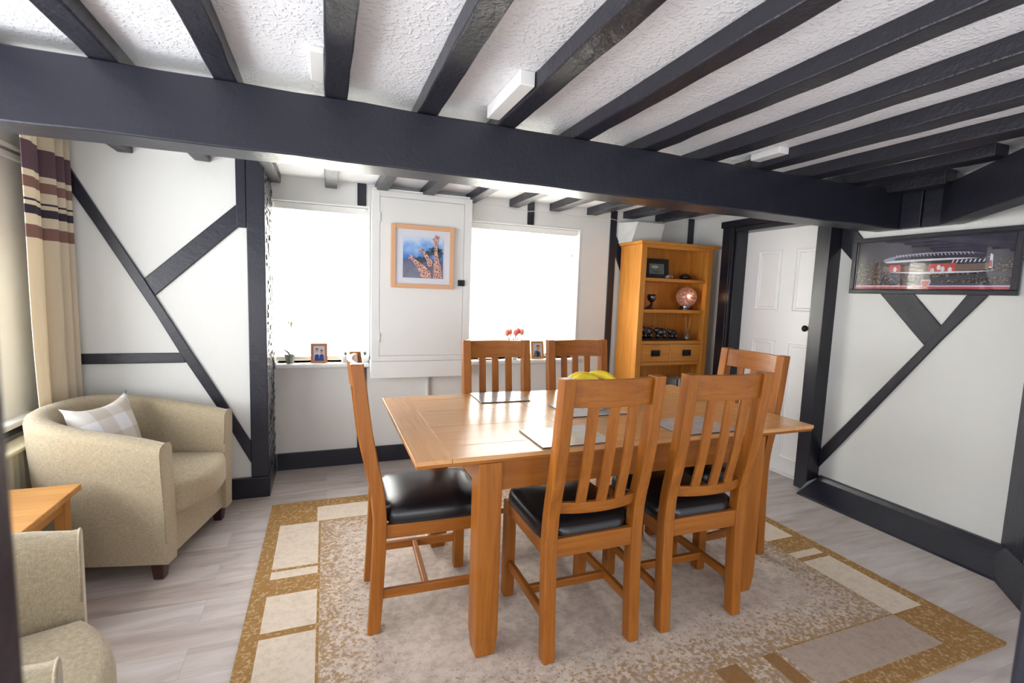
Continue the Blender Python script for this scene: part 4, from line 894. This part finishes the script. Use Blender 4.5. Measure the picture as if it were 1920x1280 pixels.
# mosaic lamp globe
t = empty('mosaic_globe_lamp', (3.035, 3.53, 1.2356)); tag(t, 'round mosaic glass lamp glowing orange on middle shelf', 'lamp')
bm = bmesh.new(); ellipsoid(bm, (0, 0, 0.115), (0.090, 0.090, 0.088), u=28, v=18); mk('glass_globe', bm, 'mosaic_glass', t, smooth=True)
bm = bmesh.new(); ellipsoid(bm, (-0.040, -0.0765, 0.122), (0.017, 0.009, 0.017)); mk('lit_tile', bm, 'bulb_glow', t, smooth=True)
bm = bmesh.new(); lathe(bm, [(0.001, 0), (0.058, 0), (0.058, 0.016), (0.046, 0.02), (0.046, 0.034), (0.001, 0.034)], 0, 0, 24); mk('lamp_base', bm, 'ebony', t, smooth=False)
bm = bmesh.new(); lathe(bm, [(0.048, 0.022), (0.060, 0.022), (0.060, 0.031), (0.048, 0.031)], 0, 0, 24); mk('base_ring', bm, 'pewter', t)
pl = bpy.data.lights.new('globe_glow', 'POINT'); pl.energy = 0.25; pl.color = (1, 0.55, 0.3); pl.shadow_soft_size = 0.02; po = bpy.data.objects.new('globe_glow', pl); COL.objects.link(po); po.location = (2.98, 3.42, 1.36)
# elephants in a row
def make_elephant():
    t = empty('elephant_figurine', (0, 0, 0)); bm = bmesh.new()
    ellipsoid(bm, (0, 0, 0.062), (0.055, 0.030, 0.036), u=20, v=14)
    ellipsoid(bm, (-0.052, 0, 0.078), (0.026, 0.024, 0.026), u=16, v=12)
    tube(bm, [(-0.070, 0, 0.080), (-0.082, 0, 0.090), (-0.086, 0, 0.105), (-0.078, 0, 0.118)], [0.012, 0.009, 0.007, 0.005], 8)
    for x in (-0.034, 0.034):
        for y in (-0.016, 0.016): tube(bm, [(x, y, 0.05), (x, y, 0.0)], [0.014, 0.012], 10)
    tube(bm, [(0.053, 0, 0.075), (0.064, 0, 0.06), (0.066, 0, 0.04)], [0.004, 0.003, 0.004], 6)
    mk('elephant_body', bm, 'pewter', t, smooth=True)
    for s_ in (-1, 1):
        bm = bmesh.new(); ellipsoid(bm, (-0.040, s_ * 0.026, 0.078), (0.020, 0.004, 0.024), u=12, v=8); mk('ear', bm, 'dark_bronze', t, smooth=True)
        bm = bmesh.new(); tube(bm, [(-0.070, s_ * 0.011, 0.070), (-0.084, s_ * 0.013, 0.066), (-0.094, s_ * 0.013, 0.072)], [0.003, 0.0025, 0.001], 6); mk('tusk', bm, 'dark_bronze', t, smooth=True)
    return t
el0 = make_elephant()
for i, (x, s_, lb) in enumerate(((2.625, 1.0, 'left'), (2.775, 0.92, 'middle'), (2.905, 0.80, 'right'))):
    e = el0 if i == 0 else copy_tree(el0); e.location = (x, 3.52, 0.9785); e.scale = (s_, s_, s_); e.rotation_euler = (0, 0, R((8, -14, 12)[i])); tag(e, 'shiny dark elephant figurine, %s of three in the row on bookcase' % lb, 'figurine', 'elephant figurines on the bookcase')
bm = bmesh.new(); bx(bm, 2.525, 2.99, 3.465, 3.575, 0.9655, 0.978); tag(mk('display_plinth', bm, 'ebony', bevel=0.003), 'long dark wooden plinth under the row of elephants', 'plinth')
t = empty('reed_diffuser', (3.045, 3.50, 0.9655)); tag(t, 'reed diffuser bottle with thin sticks right of the elephants', 'diffuser')
bm = bmesh.new(); lathe(bm, [(0.001, 0), (0.022, 0), (0.024, 0.01), (0.020, 0.05), (0.010, 0.064), (0.010, 0.078), (0.001, 0.078)], 0, 0, 18); mk('bottle', bm, 'bottle_glass', t, smooth=True)
for k, (dx_, dy_) in enumerate(((0.016, 0.0), (-0.014, 0.006), (0.004, -0.012), (-0.004, 0.012))):
    bm = bmesh.new(); tube(bm, [(0, 0, 0.03), (dx_ * 1.6, dy_ * 1.6, 0.205)], 0.0016, 5); mk('reed', bm, 'reed', t)
# low shelf: discs / books
cols = [(150, 152, 156), (62, 40, 36), (196, 196, 198), (88, 70, 66), (170, 168, 170), (60, 60, 66), (204, 204, 204), (120, 96, 88)]
bx_x = 2.93
m_book = []
for i, c_ in enumerate(cols):
    simple('spine_%d' % i, c_, 0.4); w_ = 0.012 + 0.004 * (i % 3)
    bm = bmesh.new(); bx(bm, 0, w_, 0, 0.13, 0, 0.19 - 0.01 * (i % 2)); o = mk('disc_case', bm, 'spine_%d' % i, bevel=0.001); o.location = (bx_x, 3.47, 0.4258)
    tone = ['pale grey', 'dark brown', 'light silver', 'brown', 'mid grey', 'charcoal', 'white', 'tan brown'][i]
    tag(o, '%s thin case in the low bookcase row, number %d counted from the left' % (tone, i + 1) if False else '%s spined case standing in the low bookcase row' % tone, 'disc case', 'cases on the low bookcase shelf'); bx_x += w_ + 0.001

# ------------------------------------------------------------------ window sill items
SZ = 0.7835
t = empty('orchid', (-0.238, 3.745, SZ)); tag(t, 'potted orchid with yellow green flower on left window sill', 'potted plant')
bm = bmesh.new(); lathe(bm, [(0.001, 0), (0.024, 0), (0.033, 0.05), (0.036, 0.052), (0.036, 0.062), (0.030, 0.062), (0.028, 0.045), (0.001, 0.045)], 0, 0, 20); mk('pot', bm, 'grey_ceramic', t, smooth=True)
def leaf(bm, base, tip, w_, sag, mi=0):
    b, tp = Vector(base), Vector(tip); n = 8; d_ = tp - b; sd = Vector((0, 0, 1)).cross(d_).normalized()
    up_ = Vector((0, 0, 1)); rs = []
    for i in range(n + 1):
        u = i / n; c_ = b + d_ * u + up_ * (sag * 4 * u * (1 - u)); ww = w_ * math.sin(math.pi * (0.06 + 0.92 * u)) ** 0.7
        rs.append([c_ - sd * ww, c_ - up_ * 0.002, c_ + sd * ww, c_ + up_ * 0.0015])
    rings(bm, rs, mi=mi)
for q in (((0, 0, 0.058), (-0.085, -0.02, 0.095), 0.016, 0.02), ((0, 0, 0.058), (-0.05, -0.05, 0.10), 0.015, 0.015), ((0, 0, 0.058), (0.03, 0.01, 0.085), 0.010, 0.01)):
    bm = bmesh.new(); leaf(bm, *q); mk('leaf', bm, 'leaf_dark', t, smooth=True)
bm = bmesh.new(); tube(bm, [(0, 0, 0.05), (-0.012, 0, 0.14), (-0.018, 0, 0.22), (-0.004, 0, 0.285), (0.015, 0, 0.275)], 0.0018, 6); mk('stem', bm, 'stem_green', t, smooth=True)
bm = bmesh.new()
for k_ in range(5):
    a = 2 * math.pi * k_ / 5 + 0.3; leaf(bm, (0.012, -0.006, 0.265), (0.012 + 0.032 * math.cos(a), -0.010, 0.262 + 0.036 * math.sin(a)), 0.009, 0.002)
ellipsoid(bm, (0.012, -0.012, 0.262), (0.006, 0.006, 0.006)); ellipsoid(bm, (-0.006, -0.004, 0.290), (0.007, 0.006, 0.010))
mk('flower', bm, 'orchid_petal', t, smooth=True)
def fn(bm, w_, h_, b):
    P2(bm, rect(-w_ / 2, w_ / 2, b, b + h_), 0.0055, 1)
    for cx in (-w_ * 0.2, w_ * 0.22):
        P2(bm, [(cx - w_ * 0.22, b), (cx + w_ * 0.22, b), (cx + w_ * 0.18, b + h_ * 0.38), (cx, b + h_ * 0.44), (cx - w_ * 0.18, b + h_ * 0.38)], 0.0045, 2)
        P2(bm, el(cx, b + h_ * (0.58 if cx > 0 else 0.68), w_ * 0.12, h_ * 0.14), 0.0035, 3); P2(bm, [(cx + w_ * 0.13 * math.cos(a), b + h_ * (0.64 if cx > 0 else 0.74) + h_ * 0.11 * math.sin(a)) for a in [math.pi * i / 8 for i in range(9)]], 0.003, 4)
t, bm = frame_item('photo_frame', 0.112, 0.142, 0.018, 'frame_wood', (-0.045, 3.728, SZ), 0, 8, 'wooden framed photo of two people in blue on left window sill', fn); mk('photo', bm, ['frame_wood', 'photo_light', 'school_blue', 'skin', 'hair_brown'], t)
def succulent(x, y, label):
    t = empty('potted_succulent', (x, y, SZ)); tag(t, label, 'potted plant', 'small white plant pots on left sill')
    bm = bmesh.new(); lathe(bm, [(0.001, 0), (0.026, 0), (0.030, 0.02), (0.029, 0.045), (0.024, 0.052), (0.020, 0.050), (0.001, 0.046)], 0, 0, 20); mk('pot', bm, 'white_ceramic', t, smooth=True)
    bm = bmesh.new()
    for k_ in range(9): a = k_ * 2.4; leaf(bm, (0, 0, 0.047), (0.018 * math.cos(a), 0.018 * math.sin(a), 0.066 + 0.010 * (k_ % 3)), 0.005, 0.003)
    mk('leaves', bm, 'leaf_dark', t, smooth=True)
succulent(0.135, 3.738, 'small dark succulent in white pot, left of the two pots by chair back'); succulent(0.272, 3.738, 'small dark succulent in white pot tucked against wall cupboard')
# tulips
t = empty('tulip_vase', (1.465, 3.735, SZ)); tag(t, 'vase of coral pink tulips on right window sill', 'flowers')
bm = bmesh.new(); lathe(bm, [(0.001, 0), (0.032, 0), (0.036, 0.03), (0.030, 0.08), (0.034, 0.105), (0.031, 0.105), (0.026, 0.08), (0.03, 0.01), (0.001, 0.008)], 0, 0, 22); mk('vase', bm, 'white_ceramic', t, smooth=True)
for k, (x, y, z, cm) in enumerate(((-0.068, -0.01, 0.218, 'tulip_pink'), (-0.036, 0.012, 0.225, 'tulip_light'), (0.004, -0.02, 0.222, 'tulip_pink'), (0.030, 0.0, 0.232, 'tulip_pink'), (0.062, -0.008, 0.226, 'tulip_light'), (0.018, 0.025, 0.215, 'tulip_light'))):
    bm = bmesh.new(); tube(bm, [(0, 0, 0.06), (x * 0.4, y * 0.4, 0.12), (x, y, z - 0.02)], 0.004, 6); s_ = mk('tulip_stem', bm, 'stem_green', t, smooth=True)
    bm = bmesh.new()
    lathe(bm, [(0.001, -0.027), (0.014, -0.023), (0.0215, -0.008), (0.020, 0.011), (0.012, 0.026), (0.002, 0.030)], x, y, 12, z0=z + 0.004)
    fl = mk('tulip_flower', bm, cm, t, smooth=True)
for q in (((0, 0, 0.07), (-0.070, -0.02, 0.195), 0.012, 0.015), ((0, 0, 0.07), (0.098, -0.01, 0.195), 0.011, -0.01), ((0, 0, 0.08), (0.03, -0.03, 0.20), 0.013, 0.01), ((0, 0, 0.08), (-0.02, -0.03, 0.18), 0.013, 0.01)):
    bm = bmesh.new(); leaf(bm, *q); mk('leaf', bm, 'leaf_green', t, smooth=True)
def fn(bm, w_, h_, b):
    P2(bm, rect(-w_ / 2, w_ / 2, b, b + h_), 0.0055, 1)
    P2(bm, [(-w_ * 0.45, b), (w_ * 0.4, b), (w_ * 0.34, b + h_ * 0.35), (0, b + h_ * 0.5), (-w_ * 0.3, b + h_ * 0.42)], 0.0045, 2); P2(bm, [(-w_ * 0.05, b), (w_ * 0.2, b), (w_ * 0.22, b + h_ * 0.3), (-w_ * 0.1, b + h_ * 0.42)], 0.004, 5)
    P2(bm, el(w_ * 0.08, b + h_ * 0.66, w_ * 0.2, h_ * 0.17), 0.0035, 3); P2(bm, [(w_ * 0.08 + w_ * 0.2 * math.cos(a), b + h_ * 0.76 + h_ * 0.1 * math.sin(a)) for a in [math.pi * i / 8 for i in range(9)]], 0.003, 4)
t, bm = frame_item('photo_frame', 0.122, 0.152, 0.018, 'frame_oak', (1.683, 3.728, SZ), R(4), 8, 'wooden framed photo of a person in grey beside the tulips', fn); mk('photo', bm, ['frame_oak', 'photo_light', 'grey_jumper', 'skin', 'hair_brown', 'navy'], t)
bm = bmesh.new(); bx(bm, 1.155, 1.268, 3.712, 3.75, SZ, SZ + 0.014); tag(mk('wooden_block', bm, 'frame_wood', bevel=0.002), 'low wooden block on right sill behind far left chair', 'ornament')
